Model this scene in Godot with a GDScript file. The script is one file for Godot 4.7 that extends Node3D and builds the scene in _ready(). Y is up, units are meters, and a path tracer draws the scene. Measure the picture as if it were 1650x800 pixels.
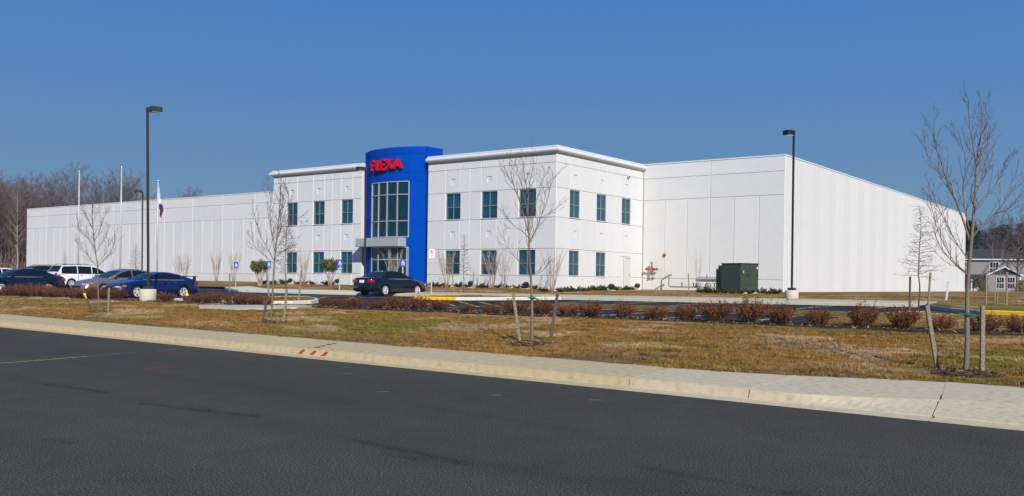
extends Node3D
# A white factory and its office seen across a street: building axes are the world axes, x along the front, +z towards the street.

const CAM := Vector3(33.438, 1.60, 49.5525)
const YAW := 0.6404
const PITCH := -0.0041
const ROLL := 0.0144
const FOCAL := 1479.58            # in pixels of a 1650 x 800 picture, optical axis at (825, 458.47)
const SUN := Vector3(1.30, 0.98, 1.0)

var M := {}
var taken := {}
var mesh_cache := {}
var rng := RandomNumberGenerator.new()
var patch := FastNoiseLite.new()
var fine := FastNoiseLite.new()

# ---------------------------------------------------------------- mesh builder
class MB:
	var st := SurfaceTool.new()
	var smooth := false
	var tint := Color(1, 1, 1)
	var count := 0
	func _init(is_smooth := false) -> void:
		smooth = is_smooth
		st.begin(Mesh.PRIMITIVE_TRIANGLES)
		st.set_smooth_group(0 if is_smooth else -1)
	func v(p: Vector3) -> void:
		st.set_color(tint)
		st.add_vertex(p)
		count += 1
	func tri(a: Vector3, b: Vector3, c: Vector3) -> void:      # counter-clockwise seen from outside
		v(a); v(c); v(b)
	func quad(a: Vector3, b: Vector3, c: Vector3, d: Vector3) -> void:
		tri(a, b, c); tri(a, c, d)
	func box(lo: Vector3, hi: Vector3) -> void:
		var p := []
		for k in 8: p.append(Vector3(hi.x if k & 1 else lo.x, hi.y if k & 2 else lo.y, hi.z if k & 4 else lo.z))
		quad(p[4], p[5], p[7], p[6]); quad(p[1], p[0], p[2], p[3]); quad(p[5], p[1], p[3], p[7])
		quad(p[0], p[4], p[6], p[2]); quad(p[6], p[7], p[3], p[2]); quad(p[0], p[1], p[5], p[4])
	func cbox(lo: Vector3, hi: Vector3, b: float) -> void:        # chamfered box, 44 triangles
		var c := (lo + hi) * 0.5
		var h := (hi - lo) * 0.5
		var f := func(sx: float, sy: float, sz: float, axis: int) -> Vector3:
			var q := Vector3(sx * h.x, sy * h.y, sz * h.z)
			if axis != 0: q.x -= sx * b
			if axis != 1: q.y -= sy * b
			if axis != 2: q.z -= sz * b
			return c + q
		for s in [-1.0, 1.0]:
			face(f.call(s, -1, -1, 0), f.call(s, 1, -1, 0), f.call(s, 1, 1, 0), f.call(s, -1, 1, 0), c)
			face(f.call(-1, s, -1, 1), f.call(1, s, -1, 1), f.call(1, s, 1, 1), f.call(-1, s, 1, 1), c)
			face(f.call(-1, -1, s, 2), f.call(1, -1, s, 2), f.call(1, 1, s, 2), f.call(-1, 1, s, 2), c)
			for t in [-1.0, 1.0]:
				face(f.call(s, t, -1, 0), f.call(s, t, 1, 0), f.call(s, t, 1, 1), f.call(s, t, -1, 1), c)
				face(f.call(s, -1, t, 0), f.call(s, 1, t, 0), f.call(s, 1, t, 2), f.call(s, -1, t, 2), c)
				face(f.call(-1, s, t, 1), f.call(1, s, t, 1), f.call(1, s, t, 2), f.call(-1, s, t, 2), c)
				for u in [-1.0, 1.0]:
					out_tri(f.call(s, t, u, 0), f.call(s, t, u, 1), f.call(s, t, u, 2), c)
	func out_tri(a: Vector3, b: Vector3, d: Vector3, c: Vector3) -> void:
		if (b - a).cross(d - a).dot((a + b + d) / 3.0 - c) < 0.0: tri(a, d, b)
		else: tri(a, b, d)
	func face(a: Vector3, b: Vector3, d: Vector3, e: Vector3, c: Vector3) -> void:
		if (b - a).cross(d - a).dot((a + b + d + e) * 0.25 - c) < 0.0: quad(a, e, d, b)
		else: quad(a, b, d, e)
	func tube(pts: Array, rad: Array, sides: int, cap := true) -> void:
		var rings := []
		var n: int = pts.size()
		var ref := Vector3(0.31, 0.2, 0.93).normalized()
		for i in n:
			var t: Vector3 = (pts[mini(i + 1, n - 1)] - pts[maxi(i - 1, 0)]).normalized()
			if absf(t.dot(ref)) > 0.95: ref = Vector3(0.93, 0.1, -0.3).normalized()
			var u := (ref - t * ref.dot(t)).normalized()
			var w := t.cross(u)
			ref = u
			var ring := []
			for k in sides:
				var a := TAU * k / sides
				ring.append(pts[i] + (u * cos(a) + w * sin(a)) * rad[i])
			rings.append(ring)
		for i in n - 1:
			for k in sides:
				var k2 := (k + 1) % sides
				quad(rings[i][k], rings[i][k2], rings[i + 1][k2], rings[i + 1][k])
		if cap:
			for k in sides:
				tri(pts[n - 1], rings[n - 1][k], rings[n - 1][(k + 1) % sides])
				tri(pts[0], rings[0][(k + 1) % sides], rings[0][k])
	func lathe(prof: Array, sides: int, at: Vector3, axis := Vector3.UP) -> void:   # prof: Vector2(radius, along the axis)
		var u := axis.cross(Vector3(0.0, 0.0, 1.0) if absf(axis.z) < 0.9 else Vector3(1.0, 0.0, 0.0)).normalized()
		var w := axis.cross(u)
		for i in prof.size() - 1:
			for k in sides:
				var a0 := TAU * k / sides
				var a1 := TAU * (k + 1) / sides
				var d0 := u * cos(a0) + w * sin(a0)
				var d1 := u * cos(a1) + w * sin(a1)
				var p: Vector2 = prof[i]
				var q: Vector2 = prof[i + 1]
				var e := [at + d0 * p.x + axis * p.y, at + d1 * p.x + axis * p.y, at + d1 * q.x + axis * q.y, at + d0 * q.x + axis * q.y]
				if p.x > 1e-5: tri(e[0], e[1], e[2])
				if q.x > 1e-5: tri(e[0], e[2], e[3])
	func prism(poly: PackedVector2Array, f: Callable) -> void:     # f(point, 0 or 1) -> Vector3, 1 is the front; poly counter-clockwise seen from the front
		var ids := Geometry2D.triangulate_polygon(poly)
		for k in range(0, ids.size(), 3):
			var a := poly[ids[k]]
			var b := poly[ids[k + 1]]
			var c := poly[ids[k + 2]]
			if (b - a).cross(c - a) < 0.0:
				var s := b
				b = c
				c = s
			tri(f.call(a, 1), f.call(b, 1), f.call(c, 1))
			tri(f.call(a, 0), f.call(c, 0), f.call(b, 0))
		for k in poly.size():
			var a := poly[k]
			var b := poly[(k + 1) % poly.size()]
			quad(f.call(a, 0), f.call(b, 0), f.call(b, 1), f.call(a, 1))
	func done() -> ArrayMesh:
		st.generate_normals()
		return st.commit()

func lin(r: float, g: float, b: float) -> Color: return Color(r, g, b).linear_to_srgb()
func numbered(called: String) -> String:
	var n: int = taken.get(called, 0)
	taken[called] = n + 1
	return called if n == 0 else "%s_%03d" % [called, n]
func part(called: String, mesh: Mesh, m: Material, parent: Node, at := Vector3.ZERO, turn := 0.0) -> MeshInstance3D:
	var o := MeshInstance3D.new()
	o.name = called
	o.mesh = mesh
	o.material_override = m
	o.position = at
	o.rotation.y = turn
	o.cast_shadow = GeometryInstance3D.SHADOW_CASTING_SETTING_ON
	parent.add_child(o, true)
	return o
func tag(o: Node, label: String, category: String, group := "", kind := "") -> void:
	if label: o.set_meta("label", label)
	if category: o.set_meta("category", category)
	if group: o.set_meta("group", group)
	if kind: o.set_meta("kind", kind)
func thing(called: String, label: String, category: String, at := Vector3.ZERO, turn := 0.0, group := "") -> Node3D:
	var o := Node3D.new()
	o.name = numbered(called)
	add_child(o)
	o.position = at
	o.rotation.y = turn
	tag(o, label, category, group)
	return o
func copy(src: Node3D, label: String, at: Vector3, turn := 0.0, size := Vector3.ONE) -> Node3D:
	var o: Node3D = src.duplicate()
	o.name = numbered(String(src.get_meta("base_name", src.name)))
	add_child(o)
	o.position = at
	o.rotation = Vector3(0, turn, 0)
	o.scale = size
	if label: o.set_meta("label", label)
	return o
func structure(called: String, mesh: Mesh, m: Material, label := "") -> MeshInstance3D:
	var o := part(numbered(called), mesh, m, self)
	o.set_meta("kind", "structure")
	if label: o.set_meta("label", label)
	return o

# ---------------------------------------------------------------- the lie of the land
func sm(a: float, b: float, t: float) -> float:
	t = clampf((t - a) / (b - a), 0.0, 1.0)
	return t * t * (3.0 - 2.0 * t)
func lot_h(x: float, z: float) -> float: return 0.5 + 0.0115 * (25.0 - z) + 0.002 * (x - 15.0)
func kerb_z(x: float) -> float: return 36.62 + 0.04 * x
func walk_w(x: float) -> float: return 1.9 + 1.1 * sm(27.0, 31.0, x)
const FRONT := [[-900.0, 6.5], [-26.0, 6.5], [-17.0, 11.97], [-6.0, 11.97], [3.0, 10.8], [24.3, 8.03], [26.1, 12.4], [27.4, 14.0], [28.8, 14.3], [80.0, 15.2], [900.0, 15.2]]
func front_z(x: float) -> float:
	for i in FRONT.size() - 1:
		if x <= FRONT[i + 1][0]: return lerpf(FRONT[i][1], FRONT[i + 1][1], (x - FRONT[i][0]) / (FRONT[i + 1][0] - FRONT[i][0]))
	return 15.2
func land(x: float, z: float) -> float:
	var a := kerb_z(x)
	if z > a: return 0.0
	var b := a - walk_w(x)
	if z > b: return 0.15 + 0.04 * (a - z) / (a - b)
	if z > 26.3: return 0.19 + (lot_h(x, 26.3) - 0.19) * (b - z) / (b - 26.3)
	var k := front_z(x)
	if z > k: return lot_h(x, z)
	if z > k - 2.2: return lot_h(x, k) + 0.15 + 0.07 * (k - z) / 2.2
	var wall := 1.0 if x < 0.0 and x > -28.5 else -10.7
	var t := sm(k - 2.2, minf(wall, k - 3.0), z)
	var low := lerpf(lot_h(clampf(x, -60.0, 60.0), k) + 0.2, 1.08, t)
	return low - 0.35 * sm(-75.0, -115.0, z)
func on_land(x: float, z: float, up := 0.0) -> Vector3: return Vector3(x, land(x, z) + up, z)
func sighted(px: float, depth: float) -> Vector3:                # a far point on the land by its bearing and depth
	var r := Vector3(cos(YAW), 0, -sin(YAW))
	var f := Vector3(-sin(YAW), 0, -cos(YAW))
	var p := CAM + (f + r * (px - 825.0) / FOCAL) * depth
	return on_land(p.x, p.z)

# ---------------------------------------------------------------- materials
func noise_tex(freq: float, ramp: Array, seed_: int, size := 512, octaves := 3, kind := FastNoiseLite.TYPE_SIMPLEX_SMOOTH) -> NoiseTexture2D:
	var n := FastNoiseLite.new()
	n.noise_type = kind
	n.frequency = freq
	n.seed = seed_
	n.fractal_octaves = octaves
	var t := NoiseTexture2D.new()
	t.width = size
	t.height = size
	t.seamless = true
	t.noise = n
	var g := Gradient.new()
	g.offsets = PackedFloat32Array(ramp.map(func(e): return e[0]))
	g.colors = PackedColorArray(ramp.map(func(e): return e[1]))
	t.color_ramp = g
	return t
func bump_tex(freq: float, strength: float, seed_: int, size := 512, octaves := 3) -> NoiseTexture2D:
	var n := FastNoiseLite.new()
	n.frequency = freq
	n.seed = seed_
	n.fractal_octaves = octaves
	var t := NoiseTexture2D.new()
	t.width = size
	t.height = size
	t.seamless = true
	t.noise = n
	t.as_normal_map = true
	t.bump_strength = strength
	return t
func grey(v: float) -> Color: return lin(v, v, v)
func mat(c: Color, rough := 0.8, metal := 0.0) -> StandardMaterial3D:
	var m := StandardMaterial3D.new()
	m.albedo_color = c
	m.roughness = rough
	m.metallic = metal
	if rough >= 0.7: m.metallic_specular = 0.12
	return m
func textured(c: Color, rough: float, tex: Texture2D, scale_: float, world := true, normal: Texture2D = null, depth := 1.0) -> StandardMaterial3D:
	var m := mat(c, rough)
	m.albedo_texture = tex
	m.uv1_triplanar = true
	m.uv1_world_triplanar = world
	m.uv1_scale = Vector3.ONE * scale_
	if normal:
		m.normal_enabled = true
		m.normal_texture = normal
		m.normal_scale = depth
	return m
func vertex_mat(rough := 0.9) -> StandardMaterial3D:
	var m := mat(Color.WHITE, rough)
	m.vertex_color_use_as_albedo = true
	return m
func paint(c: Color, metal := 0.2) -> StandardMaterial3D:
	var m := mat(c, 0.22, metal)
	m.clearcoat_enabled = true
	m.clearcoat = 1.0
	m.clearcoat_roughness = 0.02
	m.metallic_specular = 0.4
	return m
func glass(c: Color, alpha: float) -> StandardMaterial3D:
	var m := mat(Color(c.r, c.g, c.b, alpha), 0.03)
	m.transparency = BaseMaterial3D.TRANSPARENCY_ALPHA
	m.metallic_specular = 0.45
	return m
func make_materials() -> void:
	var mottle := noise_tex(0.012, [[0.0, grey(0.96)], [0.5, grey(0.99)], [1.0, grey(1.0)]], 11, 512, 5)
	var stucco := bump_tex(0.09, 3.0, 12, 512, 3)
	M.wall_white = textured(lin(0.645, 0.65, 0.645), 0.85, mottle, 0.14, true, stucco, 0.07)
	M.white_paints = [M.wall_white, textured(lin(0.632, 0.636, 0.634), 0.85, mottle, 0.11, true, stucco, 0.07), textured(lin(0.66, 0.662, 0.655), 0.85, mottle, 0.17, true, stucco, 0.07)]
	M.wall_side = textured(lin(0.645, 0.65, 0.645), 0.85, mottle, 0.14, true, stucco, 0.07)
	M.trim = textured(lin(0.66, 0.66, 0.66), 0.7, mottle, 0.3)
	M.core = mat(grey(0.62), 0.9)
	M.roofing = mat(grey(0.35), 0.9)
	M.coping = mat(lin(0.30, 0.22, 0.22), 0.6)
	var blue_mottle := noise_tex(0.02, [[0.0, grey(0.88)], [1.0, grey(1.0)]], 13, 256, 4)
	M.tower_blue = textured(lin(0.0, 0.062, 0.42), 0.75, blue_mottle, 0.25, true, stucco, 0.2)
	M.tower_blue.metallic_specular = 0.08
	M.red_letter = mat(lin(0.60, 0.004, 0.008), 0.7)
	M.pane = glass(lin(0.003, 0.060, 0.095), 0.62)
	M.pane_dark = glass(lin(0.003, 0.040, 0.055), 0.62)
	M.frame_metal = mat(lin(0.32, 0.34, 0.36), 0.45, 0.4)
	M.frame_silver = mat(lin(0.50, 0.52, 0.55), 0.4, 0.4)
	M.tinted_blind = mat(lin(0.035, 0.28, 0.46), 0.8)  # teal cast of the tinted glass, put into the colour of the blinds
	M.lit_inner_teal = mat(lin(0.30, 0.50, 0.52), 0.8)  # bright teal that imitates the lit interior behind tinted glass
	M.interior = mat(lin(0.10, 0.10, 0.11), 0.9)
	M.canopy_metal = mat(lin(0.36, 0.38, 0.39), 0.55, 0.1)
	M.door_white = mat(grey(0.57), 0.5)
	M.asphalt_road = textured(Color.WHITE, 0.88, noise_tex(0.075, [[0.0, grey(0.05)], [0.34, grey(0.17)], [0.5, grey(0.245)], [0.64, grey(0.32)], [0.78, grey(0.50)], [1.0, grey(1.0)]], 21, 1024, 5), 0.55, true, bump_tex(0.09, 6.0, 22, 1024, 3), 0.2)
	M.asphalt_road.vertex_color_use_as_albedo = true
	M.asphalt_lot = textured(lin(0.044, 0.043, 0.042), 0.95, noise_tex(0.06, [[0.0, grey(0.6)], [1.0, grey(1.0)]], 23, 512, 4), 0.3)
	var conc := noise_tex(0.016, [[0.0, lin(0.60, 0.56, 0.48)], [0.3, lin(0.86, 0.83, 0.76)], [0.6, lin(0.95, 0.94, 0.90)], [1.0, lin(1.0, 1.0, 0.98)]], 24, 1024, 8)
	var conc_bump := bump_tex(0.2, 3.0, 25, 512, 3)
	M.concrete_tan = textured(lin(0.53, 0.43, 0.27), 0.9, conc, 0.35, true, conc_bump, 0.15)
	M.concrete_new = textured(lin(0.56, 0.48, 0.345), 0.9, conc, 0.41, true, conc_bump, 0.15)
	M.concrete_pale = textured(lin(0.52, 0.48, 0.38), 0.9, conc, 0.5, true, conc_bump, 0.15)
	M.concrete_white = textured(lin(0.64, 0.61, 0.53), 0.9, conc, 0.6, true, conc_bump, 0.15)
	M.lawn = textured(Color.WHITE, 0.95, noise_tex(0.09, [[0.0, grey(0.55)], [0.5, grey(0.85)], [1.0, grey(1.0)]], 31, 1024, 4), 0.5, true, bump_tex(0.15, 5.0, 32, 1024, 4), 0.5)
	M.lawn.vertex_color_use_as_albedo = true
	M.blade = vertex_mat(0.9)
	M.mulch = textured(lin(0.10, 0.062, 0.042), 0.95, noise_tex(0.12, [[0.0, grey(0.4)], [0.6, grey(0.9)], [0.8, lin(1.0, 0.9, 0.8)], [1.0, lin(2.0, 1.7, 1.4)]], 33, 512, 4), 1.3, true, bump_tex(0.2, 10.0, 34, 512, 3), 1.0)
	M.chip = vertex_mat(0.95)
	M.paint_white = textured(lin(0.60, 0.61, 0.63), 0.75, noise_tex(0.08, [[0.0, grey(0.45)], [0.5, grey(0.95)], [1.0, grey(1.0)]], 35, 256, 4), 0.8)
	M.paint_yellow = textured(lin(0.50, 0.33, 0.06), 0.75, noise_tex(0.08, [[0.0, grey(0.45)], [0.5, grey(0.95)], [1.0, grey(1.0)]], 36, 256, 4), 0.8)
	M.kerb_yellow = mat(lin(0.80, 0.48, 0.008), 0.6)
	M.spray_red = mat(lin(0.42, 0.045, 0.022), 0.85)
	M.spray_yellow = mat(lin(0.46, 0.38, 0.13), 0.85)
	M.chalk = mat(lin(0.21, 0.21, 0.20), 0.9)
	M.bark = textured(lin(0.27, 0.215, 0.15), 0.95, noise_tex(0.05, [[0.0, grey(0.45)], [1.0, grey(1.0)]], 41, 256, 4), 3.0, false, bump_tex(0.1, 5.0, 42, 256, 3), 0.7)
	M.bark_grey = textured(lin(0.275, 0.23, 0.17), 0.95, noise_tex(0.05, [[0.0, grey(0.40)], [1.0, grey(1.0)]], 43, 256, 4), 3.0, false, bump_tex(0.1, 5.0, 42, 256, 3), 0.7)
	M.twig = mat(lin(0.155, 0.105, 0.08), 0.95)
	M.twig_pale = mat(lin(0.36, 0.29, 0.22), 0.95)
	M.twig_dark = mat(lin(0.12, 0.085, 0.065), 0.95)
	M.forest_bark = mat(lin(0.145, 0.115, 0.095), 0.95)
	M.forest_pale_bark = mat(lin(0.30, 0.26, 0.22), 0.95)
	M.forest_twig = mat(lin(0.150, 0.112, 0.094), 0.95)
	M.forest_twig_red = mat(lin(0.175, 0.110, 0.078), 0.95)
	M.leaf = vertex_mat(0.85)
	M.leaf.backlight_enabled = true
	M.leaf.backlight = Color(0.12, 0.1, 0.05)
	M.leaf_waxy = vertex_mat(0.5)
	M.stake_wood = textured(lin(0.37, 0.31, 0.235), 0.95, noise_tex(0.05, [[0.0, grey(0.35)], [1.0, grey(1.0)]], 44, 256, 4), 2.0, false)
	M.stake_dark = textured(lin(0.16, 0.13, 0.11), 0.95, noise_tex(0.05, [[0.0, grey(0.35)], [1.0, grey(1.0)]], 44, 256, 4), 2.0, false)
	M.tie_green = mat(lin(0.02, 0.12, 0.08), 0.7)
	M.bronze = mat(lin(0.055, 0.043, 0.034), 0.45, 0.3)
	M.bronze_dark = mat(lin(0.018, 0.018, 0.02), 0.45, 0.2)
	M.lens = mat(lin(0.55, 0.55, 0.50), 0.25)
	M.pole_base = textured(lin(0.62, 0.56, 0.46), 0.9, conc, 0.7, true, conc_bump, 0.3)
	M.galvanised = mat(lin(0.36, 0.37, 0.38), 0.5, 0.6)
	M.aluminium = mat(lin(0.50, 0.47, 0.47), 0.45, 0.15)
	M.gold = mat(lin(0.65, 0.62, 0.6), 0.25, 0.8)
	M.sign_blue = mat(lin(0.01, 0.06, 0.42), 0.5)
	M.sign_white = mat(grey(0.8), 0.5)
	M.sign_red = mat(lin(0.6, 0.02, 0.03), 0.5)
	M.black = mat(lin(0.012, 0.012, 0.013), 0.5)
	M.cabinet_green = mat(lin(0.034, 0.054, 0.032), 0.5)
	M.cabinet_dark = mat(lin(0.010, 0.022, 0.016), 0.5)
	M.tyre = mat(lin(0.016, 0.016, 0.017), 0.9)
	M.rim = mat(lin(0.74, 0.75, 0.77), 0.3, 0.35)
	M.car_glass = mat(lin(0.006, 0.010, 0.013), 0.02)
	M.car_glass.metallic_specular = 0.35
	M.head_lens = mat(lin(0.62, 0.64, 0.66), 0.1, 0.3)
	M.tail_lens = mat(lin(0.45, 0.006, 0.008), 0.15)
	M.amber = mat(lin(0.7, 0.18, 0.01), 0.2)
	M.trim_black = mat(lin(0.015, 0.015, 0.016), 0.6)
	M.siding = textured(lin(0.26, 0.25, 0.235), 0.85, mottle, 0.5)
	M.shingle = textured(lin(0.075, 0.070, 0.070), 0.95, noise_tex(0.08, [[0.0, grey(0.5)], [1.0, grey(1.0)]], 51, 256, 4), 0.7)
	M.white_trim = mat(grey(0.62), 0.6)
	M.night_glass = mat(lin(0.012, 0.015, 0.02), 0.08)
	M.flag_white = mat(lin(0.78, 0.78, 0.80), 0.8)
	M.flag_blue = mat(lin(0.015, 0.04, 0.26), 0.8)
	M.flag_red = mat(lin(0.55, 0.02, 0.04), 0.8)
	M.marker_yellow = mat(lin(0.85, 0.62, 0.02), 0.7)
	M.pipe_grey = mat(lin(0.23, 0.24, 0.25), 0.5, 0.3)
	M.pipe_red = mat(lin(0.50, 0.03, 0.025), 0.45)
	M.brass = mat(lin(0.26, 0.17, 0.06), 0.4, 0.5)

func _ready() -> void:
	rng.seed = 20071
	patch.seed = 5
	patch.frequency = 0.11
	patch.fractal_octaves = 4
	fine.seed = 9
	fine.frequency = 0.9
	fine.fractal_octaves = 3
	set_camera()
	set_light()
	make_materials()
	build_ground()
	build_street_edge()
	build_lot()
	build_factory()
	build_house()
	build_poles()
	build_site_things()
	build_cars()
	build_lawn_trees()
	build_small_trees()
	build_shrubs()
	build_woods()
	build_grass()

func set_camera() -> void:
	var cam := Camera3D.new()
	cam.name = "camera"
	add_child(cam)
	cam.position = CAM
	var f := Vector3(-sin(YAW) * cos(PITCH), sin(PITCH), -cos(YAW) * cos(PITCH))
	var r := Vector3(cos(YAW), 0, -sin(YAW))
	var u := r.cross(f)
	var r2 := r * cos(ROLL) + u * sin(ROLL)
	var u2 := u * cos(ROLL) - r * sin(ROLL)
	cam.basis = Basis(r2, u2, -f)
	cam.near = 0.1
	cam.far = 3000.0
	cam.projection = Camera3D.PROJECTION_FRUSTUM
	cam.size = 0.1 * 800.0 / FOCAL
	cam.frustum_offset = Vector2(0, 0.1 * 58.47 / FOCAL)
	cam.current = true

func set_light() -> void:
	var we := WorldEnvironment.new()
	we.name = "world_environment"
	var e := Environment.new()
	e.background_mode = Environment.BG_SKY
	var sky := Sky.new()
	var s := ProceduralSkyMaterial.new()
	s.sky_top_color = lin(0.025, 0.148, 0.450)
	s.sky_horizon_color = lin(0.172, 0.268, 0.315)
	s.sky_curve = 0.13
	s.ground_horizon_color = lin(0.16, 0.25, 0.31)
	s.ground_bottom_color = Color(0.20, 0.18, 0.15)
	s.sun_angle_max = 1.0
	sky.sky_material = s
	e.sky = sky
	e.tonemap_mode = Environment.TONE_MAPPER_LINEAR
	e.tonemap_exposure = 1.24
	e.sdfgi_enabled = true
	e.ssao_enabled = true
	e.ssil_enabled = true
	e.fog_enabled = true
	e.fog_density = 0.00028
	e.fog_light_color = Color(0.55, 0.66, 0.80)
	we.environment = e
	add_child(we)
	var sun := DirectionalLight3D.new()
	sun.name = "sun"
	sun.light_color = Color(1.0, 0.975, 0.93)
	sun.light_energy = 1.35
	sun.light_angular_distance = 0.53
	sun.shadow_enabled = true
	add_child(sun)
	sun.look_at_from_position(SUN.normalized() * 100.0, Vector3.ZERO)

# ---------------------------------------------------------------- ground
func span(a: float, b: float, step: float) -> Array:
	var n := maxi(1, int(round((b - a) / step)))
	var o := []
	for i in n: o.append(a + (b - a) * i / n)
	return o
func sheet(xs: Array, rows: int, at: Callable, tint: Callable) -> ArrayMesh:   # at(x, row) -> Vector3, rows counted from the street inwards
	var mb := MB.new(true)
	var prev := []
	var prev_c := []
	for x in xs:
		var line := []
		var line_c := []
		for r in rows:
			var p: Vector3 = at.call(x, r)
			line.append(p)
			line_c.append(tint.call(p))
		if prev:
			for r in rows - 1:
				for q in [[prev, r, prev_c], [line, r + 1, line_c], [line, r, line_c], [prev, r, prev_c], [prev, r + 1, prev_c], [line, r + 1, line_c]]:
					mb.tint = q[2][q[1]]
					mb.v(q[0][q[1]])
		prev = line
		prev_c = line_c
	return mb.done()
func near_segment(p: Vector2, a: Vector2, b: Vector2) -> float:
	return p.distance_to(Geometry2D.get_closest_point_to_segment(p, a, b))
const SKIDS := [[22.9, 43.13, 24.9, 42.86, 0.10, 0.42], [20.0, 42.92, 21.6, 42.85, 0.09, 0.40], [26.8, 43.2, 28.4, 43.38, 0.09, 0.34], [27.5, 43.52, 28.0, 43.5, 0.07, 0.30], [24.6, 45.1, 24.95, 45.02, 0.07, 0.4], [29.6, 42.5, 31.4, 42.7, 0.09, 0.22], [18.0, 42.6, 19.2, 42.7, 0.08, 0.2], [25.6, 41.0, 28.2, 41.2, 0.12, 0.14], [21.0, 44.6, 24.0, 44.4, 0.14, 0.10]]
func road_tint(p: Vector3) -> Color:
	var n := patch.get_noise_2d(p.x * 0.5, p.z * 2.2) * 0.17 + fine.get_noise_2d(p.x * 1.6, p.z * 1.6) * 0.10
	var k := 1.0 + n
	for w in [41.1, 42.9, 45.2, 46.8]: k *= 1.0 - 0.11 * exp(-pow((p.z - w - 0.04 * (p.x - 20.0)) / 0.28, 2.0)) * (0.6 + 0.6 * patch.get_noise_2d(p.x * 0.7, w * 9.0))
	for s in SKIDS:
		var d := near_segment(Vector2(p.x, p.z), Vector2(s[0], s[1]), Vector2(s[2], s[3]))
		var f := clampf(1.0 - d / s[4], 0.0, 1.0)
		if f > 0.0: k *= 1.0 - s[5] * minf(1.0, f * 1.6) * clampf(0.75 + fine.get_noise_2d(p.x * 5.0, p.z * 7.0), 0.2, 1.0)
	return Color(0.275, 0.260, 0.206) * k
func lawn_tint(p: Vector3) -> Color:
	var a := patch.get_noise_2d(p.x * 1.0, p.z * 1.2)
	var b := patch.get_noise_2d(p.x * 2.2 + 70.0, p.z * 2.7 - 30.0)
	var c := fine.get_noise_2d(p.x * 1.3, p.z * 1.5)
	var col := Color(0.255, 0.133, 0.036)
	col = col.lerp(Color(0.165, 0.128, 0.022), clampf(a * 2.6 + 0.16, 0.0, 1.0))
	col = col.lerp(Color(0.45, 0.315, 0.185), clampf(b * 3.6 - 0.30 + 1.0 * c + 0.5 * fine.get_noise_2d(p.x * 3.3, p.z * 5.0), 0.0, 0.68) * sm(35.0, 33.0, p.z))
	col = col.lerp(Color(0.085, 0.055, 0.022), clampf(c * 1.7 - 0.3, 0.0, 0.6))
	col = col.lerp(Color(0.150, 0.095, 0.048), clampf(patch.get_noise_2d(p.x * 2.2 - 40.0, p.z * 3.0) * 2.5 + 0.35, 0.0, 0.8) * sm(33.4, 34.6, p.z))
	return col * 1.14 * (1.0 + 0.22 * c + 0.30 * fine.get_noise_2d(p.x * 4.0, p.z * 6.0))
func build_ground() -> void:
	var xs := span(-320.0, -60.0, 20.0) + span(-60.0, 6.0, 2.0) + span(6.0, 36.0, 0.11) + span(36.0, 60.0, 2.0) + span(60.0, 220.0, 20.0) + [220.0]
	var depths := span(0.0, 12.0, 0.075) + [12.0, 14.0, 18.0, 25.0, 40.0, 70.0]
	structure("road", sheet(xs, depths.size(), func(x, r): return Vector3(x, -0.012 if r == 0 else 0.0, kerb_z(x) - 0.12 + depths[r]), road_tint), M.asphalt_road, "dark grey asphalt street in the foreground")
	var lx := span(-320.0, -40.0, 20.0) + span(-40.0, -6.0, 1.0) + span(-6.0, 36.0, 0.16) + span(36.0, 60.0, 2.0) + span(60.0, 220.0, 20.0) + [220.0]
	var rows := 62
	structure("lawn", sheet(lx, rows, func(x, r):
		var z := lerpf(kerb_z(x) - walk_w(x) + 0.10, 26.2, float(r) / (rows - 1))
		var y := land(x, minf(z, kerb_z(x) - walk_w(x))) + patch.get_noise_2d(x * 1.2, z * 1.2) * 0.03 + fine.get_noise_2d(x * 2.0, z * 2.0) * 0.012
		if r == 0: y -= 0.08
		return Vector3(x, y, z), lawn_tint), M.lawn, "brown winter lawn between street and hedge row")
	var bx := span(-900.0, -120.0, 60.0) + span(-120.0, -30.0, 5.0) + span(-30.0, 40.0, 0.7) + span(40.0, 120.0, 5.0) + span(120.0, 900.0, 60.0) + [900.0]
	var back := [0.2, 0.4, 0.8, 1.3, 1.8, 2.15, 2.4, 2.8, 3.3, 4.0, 4.8, 5.6, 6.5, 7.5, 8.5, 9.5, 10.5, 12.0, 14.0, 17.0, 20.0, 24.0, 30.0, 40.0, 55.0, 70.0, 80.0, 90.0, 100.0, 110.0, 120.0, 130.0, 160.0, 220.0, 320.0, 500.0, 800.0, 1300.0]
	structure("lawn", sheet(bx, back.size(), func(x, r):
		var z: float = front_z(x) - back[r]
		var y := land(x, z) + patch.get_noise_2d(x, z) * 0.02
		if back[r] < 2.2 and x > -26.5 and x < 24.6: y -= 0.10
		return Vector3(x, y, z), lawn_tint), M.lawn, "brown winter lawn around the white factory")
	var low := MB.new()
	low.quad(Vector3(-1400, -0.5, 400), Vector3(1400, -0.5, 400), Vector3(1400, -0.5, -1400), Vector3(-1400, -0.5, -1400))
	structure("ground", low.done(), M.mulch)

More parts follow.
